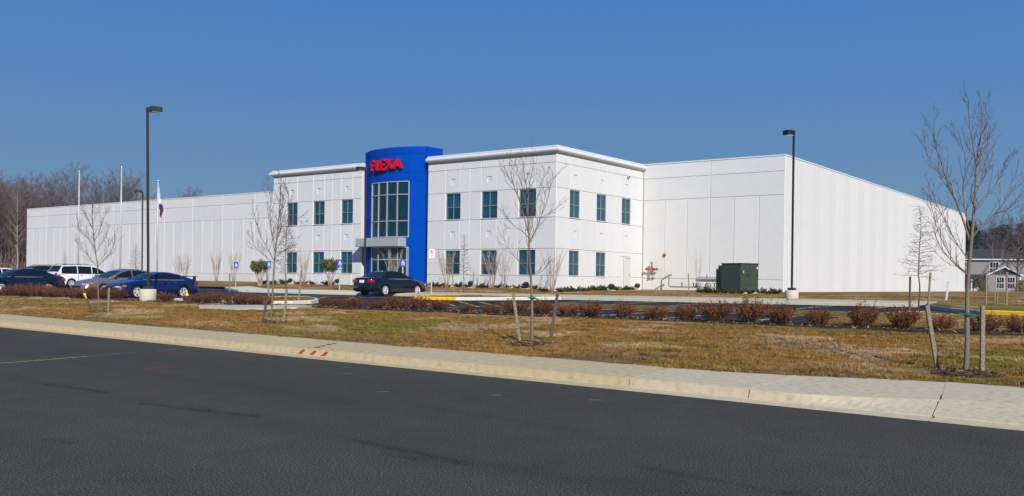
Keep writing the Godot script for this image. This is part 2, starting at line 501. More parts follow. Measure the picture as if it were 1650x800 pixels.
func kerb_end(x: float, joint: float, side: float) -> Array:      # the ends of a section; one joint is an uneven crack
	var p := kerb_profile(x)
	if absf(joint - 30.89) < 0.01:
		var off := [0.02, 0.02, 0.03, 0.0, -0.05, -0.07, -0.06, -0.40, -0.40]
		for j in p.size(): p[j].x += off[j] - side * 0.003
	return p
func kerb_profile(x: float) -> Array:
	var z := kerb_z(x)
	var w := walk_w(x)
	var slope := 0.035 + 0.92 * sm(29.0, 32.0, x)
	var back := z - w
	return [Vector3(x, -0.2, z), Vector3(x, 0.006, z), Vector3(x, 0.022, z - 0.27), Vector3(x, 0.034, z - 0.29), Vector3(x, 0.125, z - 0.29 - slope * 0.8), Vector3(x, 0.148, z - 0.29 - slope), Vector3(x, 0.157, z - 0.36 - slope), Vector3(x, 0.195, back), Vector3(x, -0.2, back)]
func build_street_edge() -> void:
	var joints := [23.39, 26.6, 28.52, 30.89, 33.6, 36.6, 39.7, 46.0, 60.0, 90.0, 160.0]
	var left := []
	var x := 23.39
	while x > -36.0:
		x -= 3.05
		left.push_front(x)
	left = [-220.0, -120.0, -70.0] + left
	joints = left + joints
	var walk := Node3D.new()
	walk.name = "pavement"
	add_child(walk)
	tag(walk, "pale concrete kerb and pavement along the street", "", "", "structure")
	for i in joints.size() - 1:
		var a: float = joints[i] + 0.009
		var b: float = joints[i + 1] - 0.009
		var n := clampi(int((b - a) / 0.12), 1, 30)
		var mb := MB.new()
		var dy := rng.randf_range(-0.004, 0.004)
		for k in n:
			var p := kerb_end(lerpf(a, b, float(k) / n), joints[i] if k == 0 else -999.0, -1.0)
			var q := kerb_end(lerpf(a, b, float(k + 1) / n), joints[i + 1] if k == n - 1 else -999.0, 1.0)
			for j in p.size() - 1: mb.quad(p[j], q[j], q[j + 1], p[j + 1])
		for e in [a, b]:
			var p := kerb_end(e, joints[i] if e == a else joints[i + 1], -1.0 if e == a else 1.0)
			var mid := Vector3(e, 0.0, kerb_z(e) - 0.8)
			for j in p.size() - 1:
				if e == b: mb.tri(mid, p[j + 1], p[j])
				else: mb.tri(mid, p[j], p[j + 1])
		part("kerb_section", mb.done(), M.concrete_new if a > 26.0 and a < 40.0 else M.concrete_tan, walk, Vector3(0, dy, 0))
	# utility marks sprayed on the street and the kerb
	var marks := thing("utility_marking", "red sprayed utility marks on the kerb and the asphalt", "road marking")
	for k in 3:
		var xx := 18.75 + k * 0.36
		var mb := MB.new()
		var p := kerb_profile(xx)
		var o := Vector3(0.055, 0, 0)
		var skew := Vector3(0.12, 0, 0)
		var up := Vector3(0, 0.004, 0.004)
		mb.quad(p[3] - o + up, p[3] + o + up, p[4] + o + skew + up, p[4] - o + skew + up)
		mb.quad(p[4] - o + skew + up, p[4] + o + skew + up, p[6] + o + skew * 1.5 + up, p[6] - o + skew * 1.5 + up)
		part("stroke", mb.done(), M.spray_red, marks)
	for d in [[18.95, 36.78, 0.16, 0.10], [18.8, 36.5, 0.14, 0.08], [18.66, 36.2, 0.16, 0.10], [18.55, 35.95, 0.10, 0.07]]:
		var mb := MB.new()
		var y := land(d[0], d[1]) + 0.012
		mb.quad(Vector3(d[0] - 0.05, y, d[1] + d[2] * 0.5), Vector3(d[0] + 0.06, y, d[1] + d[2] * 0.5), Vector3(d[0] + 0.03, y, d[1] - d[2] * 0.5), Vector3(d[0] - 0.06, y, d[1] - d[2] * 0.5))
		part("dash", mb.done(), M.spray_red, marks)
	road_stroke("utility_marking", "faint red sprayed line on the asphalt beside the kerb", [Vector2(18.2, 38.35), Vector2(18.5, 37.75)], 0.035, M.spray_red)
	road_stroke("utility_marking", "short faint red sprayed line out in the street", [Vector2(19.2, 40.8), Vector2(19.05, 40.2)], 0.03, M.spray_red)
	road_stroke("utility_marking", "yellow sprayed line running across the street to the kerb", [Vector2(16.56, 42.4), Vector2(16.35, 41.2), Vector2(16.14, 40.15)], 0.038, M.spray_yellow)
	road_stroke("utility_marking", "pale chalk line running on from the yellow sprayed line", [Vector2(16.14, 40.1), Vector2(15.8, 38.9)], 0.018, M.chalk)
	road_stroke("utility_marking", "pale chalk dash on the asphalt close to the kerb", [Vector2(15.75, 38.4), Vector2(15.55, 37.5)], 0.03, M.chalk)
	for p in [[24.2, 40.3], [25.6, 39.5], [26.9, 39.0], [22.0, 38.9]]:
		road_stroke("chalk_dash", "small pale dash on the dark street asphalt", [Vector2(p[0], p[1]), Vector2(p[0] + 0.13, p[1] - 0.1)], 0.025, M.chalk, "pale dashes on the street")
func road_stroke(called: String, label: String, pts: Array, w: float, m: Material, group := "") -> void:
	var mb := MB.new()
	var full := []
	for i in pts.size() - 1:
		for k in 8: full.append(pts[i].lerp(pts[i + 1], k / 8.0))
	full.append(pts[-1])
	var sides := []
	for i in full.size():
		var t: Vector2 = (full[mini(i + 1, full.size() - 1)] - full[maxi(i - 1, 0)]).normalized()
		var n := Vector2(-t.y, t.x)
		var a: Vector2 = full[i] + n * w * rng.randf_range(0.5, 1.2)
		var b: Vector2 = full[i] - n * w * rng.randf_range(0.5, 1.2)
		sides.append([Vector3(a.x, 0.005, a.y), Vector3(b.x, 0.005, b.y)])
	for i in sides.size() - 1: mb.quad(sides[i][0], sides[i + 1][0], sides[i + 1][1], sides[i][1])
	var o := part(numbered(called), mb.done(), m, self)
	tag(o, label, "road marking", group)

# ---------------------------------------------------------------- the car park
func strip(a: Vector2, b: Vector2, w: float) -> ArrayMesh:
	var mb := MB.new()
	var n := (b - a).orthogonal().normalized() * w * 0.5
	var steps := maxi(1, int(a.distance_to(b) / 2.0))
	for k in steps:
		var p := a.lerp(b, float(k) / steps)
		var q := a.lerp(b, float(k + 1) / steps)
		var c := []
		for e in [p - n, q - n, q + n, p + n]: c.append(Vector3(e.x, lot_h(e.x, e.y) + 0.005, e.y))
		mb.face(c[0], c[1], c[2], c[3], c[0] - Vector3.UP)
	return mb.done()
func kerb_run(pts: Array, width: float, m: Material, parent: Node3D, called := "kerb_section", rise := 0.15) -> void:
	for i in pts.size() - 1:
		var a: Vector2 = pts[i]
		var b: Vector2 = pts[i + 1]
		var na := run_normal(pts, i)
		var nb := run_normal(pts, i + 1)
		var mb := MB.new()
		var f := func(p: Vector2, n: Vector2) -> Array:
			var y := lot_h(p.x, p.y)
			var q := p + n * width
			return [Vector3(p.x, y - 0.1, p.y), Vector3(p.x, y + rise - 0.03, p.y) + Vector3(n.x, 0, n.y) * 0.02, Vector3(p.x, y + rise, p.y) + Vector3(n.x, 0, n.y) * 0.05, Vector3(q.x, y + rise + 0.004, q.y), Vector3(q.x, y - 0.1, q.y)]
		var g := 0.006 / maxf(0.01, a.distance_to(b))
		var c: Array = f.call(a.lerp(b, g), na)
		var d: Array = f.call(b.lerp(a, g), nb)
		var mid: Vector3 = (c[0] + d[3]) * 0.5
		for j in 4: mb.face(c[j], d[j], d[j + 1], c[j + 1], mid)
		mb.face(c[0], c[1], c[3], c[4], mid)
		mb.face(d[0], d[1], d[3], d[4], mid)
		part(called, mb.done(), m, parent)
func run_normal(pts: Array, i: int) -> Vector2:
	var n := Vector2.ZERO
	if i > 0: n += (pts[i] - pts[i - 1]).normalized().orthogonal()
	if i < pts.size() - 1: n += (pts[i + 1] - pts[i]).normalized().orthogonal()
	n = n.normalized()
	if i > 0 and i < pts.size() - 1: n /= maxf(0.4, n.dot((pts[i] - pts[i - 1]).normalized().orthogonal()))
	return n
func inset_top(poly: Array, m: Material, called: String, parent: Node3D, rise: float) -> void:
	var mb := MB.new()
	var pv := PackedVector2Array(poly)
	var ids := Geometry2D.triangulate_polygon(pv)
	for k in range(0, ids.size(), 3):
		var c := []
		for j in 3:
			var e := pv[ids[k + j]]
			c.append(Vector3(e.x, lot_h(e.x, e.y) + rise, e.y))
		mb.tint = lawn_tint(c[0]).lerp(Color(0.14, 0.11, 0.025), 0.5)
		mb.out_tri(c[0], c[1], c[2], c[0] - Vector3.UP)
	part(called, mb.done(), m, parent)
func build_lot() -> void:
	var xs := span(-320.0, -40.0, 20.0) + span(-40.0, 40.0, 1.0) + span(40.0, 80.0, 4.0) + span(80.0, 220.0, 20.0) + [220.0]
	structure("car_park", sheet(xs, 24, func(x, r):
		var z := lerpf(26.3, front_z(x) - 0.12, r / 23.0)
		return Vector3(x, lot_h(x, z), z), func(_p): return Color.WHITE), M.asphalt_lot, "dark asphalt car park in front of the factory")
	# mulch strip under the hedge row
	var mx := span(-60.0, 60.0, 0.5) + [60.0]
	structure("mulch_bed", sheet(mx, 7, func(x, r):
		var z: float = [27.0, 26.75, 26.4, 26.0, 25.6, 25.2, 25.0][r]
		if x > 5.2: z -= 0.75
		var hump: float = [-0.03, 0.0, 0.02, 0.025, 0.02, 0.0, -0.03][r]
		return Vector3(x, maxf(land(x, z), lot_h(x, z)) + hump + 0.012 + fine.get_noise_2d(x * 3.0, z * 3.0) * 0.02, z), func(_p): return Color.WHITE), M.mulch, "dark mulch strip under the row of red bushes")
	# concrete walk along the building side of the car park
	var walk := Node3D.new()
	walk.name = "front_walk"
	add_child(walk)
	tag(walk, "pale concrete walk with kerb along the building side", "", "", "structure")
	var cuts := [-26.0, -23.0, -20.0, -17.0, -13.5, -10.0, -6.0, -3.0, 0.0, 3.0, 6.0, 9.05, 12.1, 15.15, 18.2, 21.25, 24.3]
	for i in cuts.size() - 1:
		var mb := MB.new()
		var ends := []
		for x in [cuts[i] + 0.008, cuts[i + 1] - 0.008]:
			var k := front_z(x)
			var y := lot_h(x, k)
			ends.append([Vector3(x, y - 0.2, k), Vector3(x, y + 0.125, k - 0.02), Vector3(x, y + 0.15, k - 0.06), Vector3(x, y + 0.235, k - 2.25), Vector3(x, y - 0.2, k - 2.25)])
		var mid: Vector3 = (ends[0][0] + ends[1][3]) * 0.5
		for j in 4: mb.face(ends[0][j], ends[1][j], ends[1][j + 1], ends[0][j + 1], mid)
		for e in ends: mb.face(e[0], e[1], e[3], e[4], mid)
		part("slab", mb.done(), M.concrete_pale if cuts[i] > -6.5 else M.concrete_white, walk)
	# kerb that leads to the exit lane on the far side
	var exit := thing("lane_kerb", "grey then bright yellow painted kerb of the exit lane", "kerb")
	kerb_run([Vector2(24.3, 8.03), Vector2(25.2, 10.2), Vector2(26.1, 12.4), Vector2(26.7, 13.2), Vector2(27.35, 13.95)], 0.22, M.concrete_pale, exit)
	kerb_run([Vector2(27.4, 14.0), Vector2(28.8, 14.3), Vector2(32.0, 14.4), Vector2(40.0, 14.55), Vector2(60.0, 14.85)], 0.22, M.kerb_yellow, exit)
	# planted islands
	var isl := thing("kerb_island", "grass island with a yellow painted kerb nose beside the black sedan", "island")
	kerb_run([Vector2(1.2, 11.1), Vector2(1.2, 14.5), Vector2(1.45, 15.2), Vector2(2.0, 15.6), Vector2(3.2, 15.5), Vector2(4.4, 15.25)], 0.2, M.kerb_yellow, isl)
	kerb_run([Vector2(4.42, 15.24), Vector2(5.2, 14.5), Vector2(6.2, 12.9), Vector2(7.4, 10.35)], 0.2, M.concrete_white, isl)
	inset_top([Vector2(1.35, 10.6), Vector2(1.35, 14.5), Vector2(1.6, 15.1), Vector2(2.1, 15.45), Vector2(3.2, 15.35), Vector2(4.3, 15.1), Vector2(5.05, 14.4), Vector2(6.05, 12.8), Vector2(7.2, 10.1)], M.lawn, "grass", isl, 0.13)
	isl = thing("kerb_island", "grass island with a rounded pale kerb nose behind the hedge", "island")
	var loop := [Vector2(-3.0, 20.4), Vector2(-3.0, 25.9), Vector2(2.0, 25.9), Vector2(3.2, 25.5), Vector2(3.75, 24.7), Vector2(3.6, 23.6), Vector2(2.9, 22.6), Vector2(1.2, 21.1), Vector2(-1.6, 19.3), Vector2(-2.6, 19.5), Vector2(-3.0, 20.38)]
	kerb_run(loop, 0.18, M.concrete_white, isl)
	inset_top(loop.slice(0, 10).map(func(p): return p.move_toward(Vector2(0.2, 23.0), 0.14)), M.lawn, "grass", isl, 0.135)
	isl = thing("kerb_island", "wide grass island between the car park and the exit lane", "island")
	loop = [Vector2(25.1, 24.3), Vector2(24.85, 20.6), Vector2(24.95, 16.4), Vector2(25.2, 14.6), Vector2(25.9, 14.6), Vector2(27.0, 16.0), Vector2(29.0, 16.6), Vector2(34.0, 17.0), Vector2(60.0, 17.5), Vector2(60.0, 24.3), Vector2(25.12, 24.3)]
	loop.reverse()
	kerb_run(loop.slice(5, 10), 0.15, M.concrete_pale, isl, "kerb_section", 0.08)
	var ix := span(25.0, 36.0, 0.3) + span(36.0, 60.0, 2.0) + [60.0]
	part("grass", sheet(ix, 30, func(x, r):
		var far := 16.4 + 0.6 * sm(27.0, 34.0, x) if x > 27.0 else lerpf(14.7, 16.4, clampf((x - 25.6) / 1.4, 0.0, 1.0))
		var z := lerpf(24.95, far, r / 29.0)
		return Vector3(x, lot_h(x, z) + (0.075 if r > 0 and r < 29 else -0.05) + fine.get_noise_2d(x, z) * 0.012, z), lawn_tint), M.lawn, isl)
	var pad := MB.new()
	var corners := [Vector2(2.2, 28.1), Vector2(4.0, 29.3), Vector2(5.7, 29.0), Vector2(6.2, 28.4), Vector2(6.9, 27.2), Vector2(6.3, 25.9), Vector2(4.6, 26.5), Vector2(3.6, 27.2)]
	var pv := PackedVector2Array(corners)
	pad.prism(pv if not Geometry2D.is_polygon_clockwise(pv) else pv, func(e: Vector2, top: int): return Vector3(e.x, land(e.x, e.y) + (0.06 if top else -0.15), e.y))
	tag(part(numbered("concrete_pad"), pad.done(), M.concrete_pale, self), "flat pale concrete pad in the lawn before the hedge", "pad")
	# painted lines
	var lines := thing("stall_marking", "white painted parking stall lines on the dark asphalt", "road marking")
	for x in [-24.0, -21.6, -18.9, -16.2, -13.5, -10.9, -8.3, -5.6, 7.7, 10.3, 12.9, 15.5, 18.15, 20.55, 23.1]:
		part("line", strip(Vector2(x, 24.6), Vector2(x, 20.2), 0.11), M.paint_white, lines)
	for x in [-35.4, -32.7, -30.0, -27.3, -24.6, -15.0, -12.3, -9.6, -7.0, -4.4, -1.7, 10.2, 12.85, 15.5, 18.1, 20.75, 22.95]:
		part("line", strip(Vector2(x, front_z(x) + 0.35), Vector2(x, front_z(x) + 5.1), 0.11), M.paint_white, lines)
	var hatch := thing("hatch_marking", "yellow painted hatching across the car park aisle", "road marking")
	for k in 5: part("line", strip(Vector2(10.5 + k * 0.3, 15.2 + k * 1.2), Vector2(24.4, 15.2 + k * 1.05), 0.36), M.paint_yellow, hatch)
	for k in 5: part("line", strip(Vector2(3.2 + k * 1.25, 16.5), Vector2(8.2 + k * 1.25, 21.2), 0.13), M.paint_yellow, hatch)
	hatch = thing("hatch_marking", "yellow painted diagonal lines by the pale kerb island", "road marking")
	for k in 4: part("line", strip(Vector2(-4.0 + k * 1.5, 20.6 - k * 0.6), Vector2(-7.4 + k * 1.5, 16.8 - k * 0.6), 0.13), M.paint_yellow, hatch)

# ---------------------------------------------------------------- the factory
const FLOOR := 0.95
func piece_mesh(w: float, h: float, hole := Rect2()) -> ArrayMesh:     # a wall panel, tapered at the reveals, standing 25 mm proud; local x, y with the front at +z
	var key := "%.3f,%.3f,%s" % [w, h, hole]
	if mesh_cache.has(key): return mesh_cache[key]
	var mb := MB.new()
	var b := 0.018
	var t := 0.045
	var o := [Vector3(0, 0, 0), Vector3(w, 0, 0), Vector3(w, h, 0), Vector3(0, h, 0)]
	var f := [Vector3(b, b, t), Vector3(w - b, b, t), Vector3(w - b, h - b, t), Vector3(b, h - b, t)]
	for k in 4: mb.quad(o[k], o[(k + 1) % 4], f[(k + 1) % 4], f[k])
	if hole.size.x > 0.0:
		var i := [Vector3(hole.position.x, hole.position.y, t), Vector3(hole.end.x, hole.position.y, t), Vector3(hole.end.x, hole.end.y, t), Vector3(hole.position.x, hole.end.y, t)]
		for k in 4:
			mb.quad(f[k], f[(k + 1) % 4], i[(k + 1) % 4], i[k])
			var d := Vector3(0, 0, -t)
			mb.quad(i[k], i[(k + 1) % 4], i[(k + 1) % 4] + d, i[k] + d)
	else: mb.quad(f[0], f[1], f[2], f[3])
	mesh_cache[key] = mb.done()
	return mesh_cache[key]
func place_piece(parent: Node3D, m: Material, facing_x: bool, plane: float, a: float, b: float, y0: float, y1: float, gap := 0.024, hole := Rect2()) -> void:
	var w := b - a - gap
	var h := y1 - y0 - gap
	var at := Vector3(a + gap / 2, y0 + gap / 2, plane)
	if facing_x: at = Vector3(plane, y0 + gap / 2, b - gap / 2)      # turned a quarter: local x runs to -z
	var kind: Array = M.white_paints
	part("panel", piece_mesh(w, h, hole), kind[posmod(int(a * 7.3 + y0 * 5.1), 3)], parent, at, PI / 2 if facing_x else 0.0)
func wall_core(called: String, parent: Node3D, facing_x: bool, plane: float, us: Array, ys: Array, open: Callable, depth := 0.3) -> MeshInstance3D:
	var mb := MB.new()
	for i in us.size() - 1:
		for j in ys.size() - 1:
			if open.call((us[i] + us[i + 1]) * 0.5, (ys[j] + ys[j + 1]) * 0.5): continue
			if facing_x: mb.box(Vector3(plane - depth, ys[j], us[i]), Vector3(plane, ys[j + 1], us[i + 1]))
			else: mb.box(Vector3(us[i], ys[j], plane - depth), Vector3(us[i + 1], ys[j + 1], plane))
	return part(called, mb.done(), M.core, parent)
func office_window(parent: Node3D, facing_x: bool, plane: float, a: float, b: float, y0: float, y1: float, drop: float, lit: bool) -> void:
	var w := Node3D.new()
	w.name = "window"
	parent.add_child(w, true)
	w.position = Vector3(plane, y0, b) if facing_x else Vector3(a, y0, plane)
	w.rotation.y = PI / 2 if facing_x else 0.0
	var W := b - a
	var h := y1 - y0
	var deep := -0.16
	var mb := MB.new()
	var t := 0.045
	var mid := h * 0.47
	mb.box(Vector3(0, 0, deep), Vector3(W, t, deep + 0.07)); mb.box(Vector3(0, h - t, deep), Vector3(W, h, deep + 0.07))
	mb.box(Vector3(0, t, deep), Vector3(t, h - t, deep + 0.07)); mb.box(Vector3(W - t, t, deep), Vector3(W, h - t, deep + 0.07))
	mb.box(Vector3(W / 2 - t / 2, t, deep + 0.002), Vector3(W / 2 + t / 2, h - t, deep + 0.066))
	mb.box(Vector3(t, mid - t / 2, deep + 0.004), Vector3(W / 2 - t / 2, mid + t / 2, deep + 0.062)); mb.box(Vector3(W / 2 + t / 2, mid - t / 2, deep + 0.004), Vector3(W - t, mid + t / 2, deep + 0.062))
	part("frame", mb.done(), M.frame_metal, w)
	for cx in 2:
		for cy in 2:
			var p := MB.new()
			var x0 := t if cx == 0 else W / 2 + t / 2
			var x1 := W / 2 - t / 2 if cx == 0 else W - t
			var q0 := t if cy == 0 else mid + t / 2
			var q1 := mid - t / 2 if cy == 0 else h - t
			p.quad(Vector3(x0, q0, deep + 0.03), Vector3(x1, q0, deep + 0.03), Vector3(x1, q1, deep + 0.03), Vector3(x0, q1, deep + 0.03))
			part("pane", p.done(), M.pane, w)
	var reveal := MB.new()
	reveal.box(Vector3(-0.012, -0.03, deep - 0.02), Vector3(W + 0.012, -0.001, 0.035))
	part("sill", reveal.done(), M.trim, w)
	if drop > 0.0:
		var s := MB.new()
		var n := int(drop * h / 0.10)
		for k in n:
			var y := h - 0.04 - k * 0.10
			s.quad(Vector3(0.02, y - 0.098, deep - 0.045), Vector3(W - 0.02, y - 0.098, deep - 0.045), Vector3(W - 0.02, y, deep - 0.075), Vector3(0.02, y, deep - 0.075))
		if n: part("tinted_blind", s.done(), M.tinted_blind if lit else M.interior, w)
func profile_run(parent: Node3D, called: String, prof: Array, path: Array, m: Material, piece: float) -> void:     # sweep along a horizontal path; prof: Vector2(out, y); the outside lies to the right of the path's direction
	for i in path.size() - 1:
		var a: Vector3 = path[i]
		var b: Vector3 = path[i + 1]
		var na := sweep_normal(path, i)
		var nb := sweep_normal(path, i + 1)
		var n := maxi(1, int(round(a.distance_to(b) / piece)))
		for k in n:
			var t0 := float(k) / n
			var t1 := float(k + 1) / n
			var dir := (b - a).normalized()
			var own := Vector3(-dir.z, 0, dir.x)
			var mb := MB.new()
			var g0 := dir * (0.004 if k > 0 else 0.0)
			var g1 := dir * (-0.004 if k < n - 1 else 0.0)
			var e0 := na if k == 0 else own
			var e1 := nb if k == n - 1 else own
			var c := []
			var d := []
			for p in prof:
				c.append(a.lerp(b, t0) + g0 + e0 * p.x + Vector3.UP * p.y)
				d.append(a.lerp(b, t1) + g1 + e1 * p.x + Vector3.UP * p.y)
			var mid: Vector3 = (c[0] + d[-1]) * 0.5
			for j in prof.size() - 1: mb.quad(c[j], d[j], d[j + 1], c[j + 1])
			var pc: Vector3 = c[0].lerp(c[-1], 0.5)
			var pd: Vector3 = d[0].lerp(d[-1], 0.5)
			for j in prof.size() - 1:
				mb.tri(pc, c[j], c[j + 1])
				mb.tri(pd, d[j + 1], d[j])
			part(called, mb.done(), m, parent)
func sweep_normal(path: Array, i: int) -> Vector3:
	var n := Vector3.ZERO
	var last := Vector3.ZERO
	if i > 0:
		var d: Vector3 = (path[i] - path[i - 1]).normalized()
		last = Vector3(-d.z, 0, d.x)
		n += last
	if i < path.size() - 1:
		var d: Vector3 = (path[i + 1] - path[i]).normalized()
		n += Vector3(-d.z, 0, d.x)
		last = Vector3(-d.z, 0, d.x)
	n = n.normalized()
	return n / maxf(0.4, n.dot(last))

func build_factory() -> void:
	var f := thing("factory", "long white panel factory with a two storey office front and blue entrance tower", "building")
	var none := func(_u, _y): return false
	# warehouse front, z = -11.7
	var wz := -11.7
	var ys := [FLOOR - 0.5, 1.9, 7.74, 9.36, 10.40]
	var core := wall_core("wall", f, false, wz - 0.045, [-95.57, 10.845], [FLOOR - 1.0, 10.40], none, 0.35)
	var w := -95.57
	var bays := []
	while w < -30.0:
		bays.append([w, minf(w + 5.49, -28.4)])
		w += 5.49
	bays.append([0.02, 5.43])
	bays.append([5.43, 10.89])
	for b in bays:
		place_piece(core, M.wall_white, false, wz - 0.045, b[0], b[1], 9.36, 10.40)
		place_piece(core, M.wall_white, false, wz - 0.045, b[0], b[1], 7.74, 9.36)
		place_piece(core, M.wall_white, false, wz - 0.045, b[0], b[1], ys[0], 1.9)
		for k in 3:
			var a: float = lerpf(b[0], b[1], k / 3.0)
			var e: float = lerpf(b[0], b[1], (k + 1) / 3.0)
			place_piece(core, M.wall_white, false, wz - 0.045, a, e, 1.9, 7.74)
	# warehouse side, x = 10.89
	core = wall_core("wall", f, true, 10.845, [-73.0, wz - 0.376], [FLOOR - 1.0, 10.40], none, 0.35)
	for k in 33:
		var a := lerpf(-73.0, wz, k / 33.0)
		var b := lerpf(-73.0, wz, (k + 1) / 33.0)
		place_piece(core, M.wall_side, true, 10.845, a, b, ys[0], 10.40, 0.008 if k % 3 else 0.014)
	core = wall_core("wall", f, true, -95.22, [-73.0, wz - 0.376], [FLOOR - 1.0, 10.40], none, 0.35)
	wall_core("wall", f, false, -73.0, [-95.22, 10.515], [FLOOR - 1.0, 10.40], none, 0.35)
	var roof := MB.new()
	roof.box(Vector3(-95.2, 9.6, -72.9), Vector3(10.5, 9.8, wz - 0.4))
	part("roof", roof.done(), M.roofing, f)
	profile_run(f, "coping", [Vector2(-0.36, 10.405), Vector2(0.03, 10.405), Vector2(0.03, 10.49), Vector2(-0.36, 10.49)], [Vector3(-95.57, 0, -73), Vector3(-95.57, 0, wz), Vector3(10.89, 0, wz), Vector3(10.89, 0, -73)].map(func(p): return p), M.trim, 12.0)
	# office block
	var joints_y := [FLOOR - 0.5, 1.94, 3.73, 5.78, 7.73, 9.36, 9.93]
	var win_y := [[1.97, 3.66], [5.85, 7.70]]
	office_front(f, [-28.5, -26.8, -25.46, -23.55, -22.21, -21.3, -20.3, -18.98, -17.95], [1, 3, 6], joints_y, win_y, [0.55, 0.3, 0.95, 0.5, 0.4, 0.98])
	office_front(f, [-11.2, -9.5, -8.14, -7.24, -6.25, -4.87, -3.03, -1.64, 0.0], [1, 4, 6], joints_y, win_y, [0.25, 0.5, 0.35, 0.9, 0.95, 0.7])
	# office side, x = 0
	var us := [-11.66, -9.9, -8.54, -6.42, -5.07, -2.95, -1.65, 0.0]
	var wins := [1, 3, 5]
	var y_lines := [FLOOR - 1.0, 1.97, 3.66, 5.85, 7.70, 9.93]
	var open := func(u: float, y: float) -> bool:
		for i in wins:
			if u > us[i] and u < us[i + 1]:
				if y > 5.85 and y < 7.70: return true
				if i != 1 and y > 1.97 and y < 3.66: return true
		return false
	core = wall_core("wall", f, true, -0.045, us.slice(0, 7) + [-0.331], y_lines, open)
	for i in us.size() - 1:
		for j in joints_y.size() - 1:
			var win: bool = i in wins
			if win and (j == 3 or (j == 1 and i != 1)): continue
			if i == 1 and j <= 1: continue
			var hole := Rect2()
			if win and (j == 2 or j == 4):
				var wd: float = us[i + 1] - us[i]
				var y: float = (4.58 if j == 2 else 8.32) - joints_y[j]
				hole = Rect2(wd / 2 - 0.21, y, 0.41, 0.41)
			if win and j == 3: continue
			place_piece(core, M.wall_white, true, -0.045, us[i], us[i + 1], joints_y[j], joints_y[j + 1], 0.024, hole)
		if i in wins:
			office_window(f, true, 0.0, us[i] + 0.01, us[i + 1] - 0.01, 5.85, 7.70, 0.92, true)
			if i != 1: office_window(f, true, 0.0, us[i] + 0.01, us[i + 1] - 0.01, 1.97, 3.66, 0.85, true)
	place_piece(core, M.wall_white, true, -0.045, us[1], us[2] - 0.42, 1.2 - 0.75, 3.45)
	place_piece(core, M.wall_white, true, -0.045, us[1], us[2], 3.45, 3.73)
	var door := MB.new()
	door.box(Vector3(-0.02, 1.12, -9.86), Vector3(0.012, 3.36, -8.98))
	var d := part("door", door.done(), M.door_white, f)
	var df := MB.new()
	df.box(Vector3(-0.01, 1.12, -8.975), Vector3(0.03, 3.43, -8.92)); df.box(Vector3(-0.01, 3.375, -9.87), Vector3(0.06, 3.44, -8.976)); 
	part("door_frame", df.done(), M.trim, d)
	var dh := MB.new()
	dh.box(Vector3(0.014, 2.1, -9.8), Vector3(0.07, 2.16, -9.68))
	part("handle", dh.done(), M.galvanised, d)
	for q in [[0.0, 0.0, 9.93, M.wall_white], [10.89, wz, 10.40, M.wall_white], [-17.95, 0.0, 9.93, M.wall_white]]:
		var cp := MB.new()
		cp.cbox(Vector3(q[0] - 0.075, FLOOR - 0.6, q[1] - 0.075), Vector3(q[0] + 0.004, q[2] - 0.003, q[1] + 0.004), 0.025)
		part("corner_trim", cp.done(), q[3], f)
	# back and roof of the office blocks
	roof = MB.new()
	roof.box(Vector3(-28.2, 9.5, -11.3), Vector3(-17.96, 9.7, -0.35))
	roof.box(Vector3(-17.95, 9.5, -11.3), Vector3(-11.96, 9.7, -5.6))
	roof.box(Vector3(-11.95, 9.5, -11.3), Vector3(-0.35, 9.7, -0.35))
	part("roof", roof.done(), M.roofing, f)
	var end := MB.new()
	end.box(Vector3(-28.5, FLOOR - 1.0, -11.3), Vector3(-28.2, 9.93, -0.331))
	part("wall", end.done(), M.wall_white, f)
	end = MB.new()
	end.box(Vector3(-18.25, FLOOR - 1.0, -5.5), Vector3(-17.951, 9.93, -0.331))
	part("wall", end.done(), M.wall_white, f)
	end = MB.new()
	end.box(Vector3(-11.2, FLOOR - 1.0, -5.5), Vector3(-10.9, 9.93, -0.331))
	part("wall", end.done(), M.wall_white, f)
	var prof := [Vector2(-0.30, 9.935), Vector2(0.05, 9.935), Vector2(0.05, 10.0), Vector2(0.10, 10.03), Vector2(0.15, 10.032), Vector2(0.20, 10.045), Vector2(0.245, 10.075), Vector2(0.272, 10.115), Vector2(0.285, 10.16), Vector2(0.285, 10.20), Vector2(0.272, 10.245), Vector2(0.245, 10.285), Vector2(0.20, 10.315), Vector2(0.15, 10.33), Vector2(0.05, 10.332), Vector2(0.05, 10.362), Vector2(0.10, 10.365), Vector2(0.10, 10.45), Vector2(-0.30, 10.452)]
	profile_run(f, "cornice", prof, [Vector3(-28.5, 0, -11.25), Vector3(-28.5, 0, 0), Vector3(-17.95, 0, 0)], M.trim, 3.7)
	profile_run(f, "cornice", prof, [Vector3(-11.2, 0, 0), Vector3(0, 0, 0), Vector3(0, 0, -11.66)], M.trim, 3.7)
	build_tower(f)
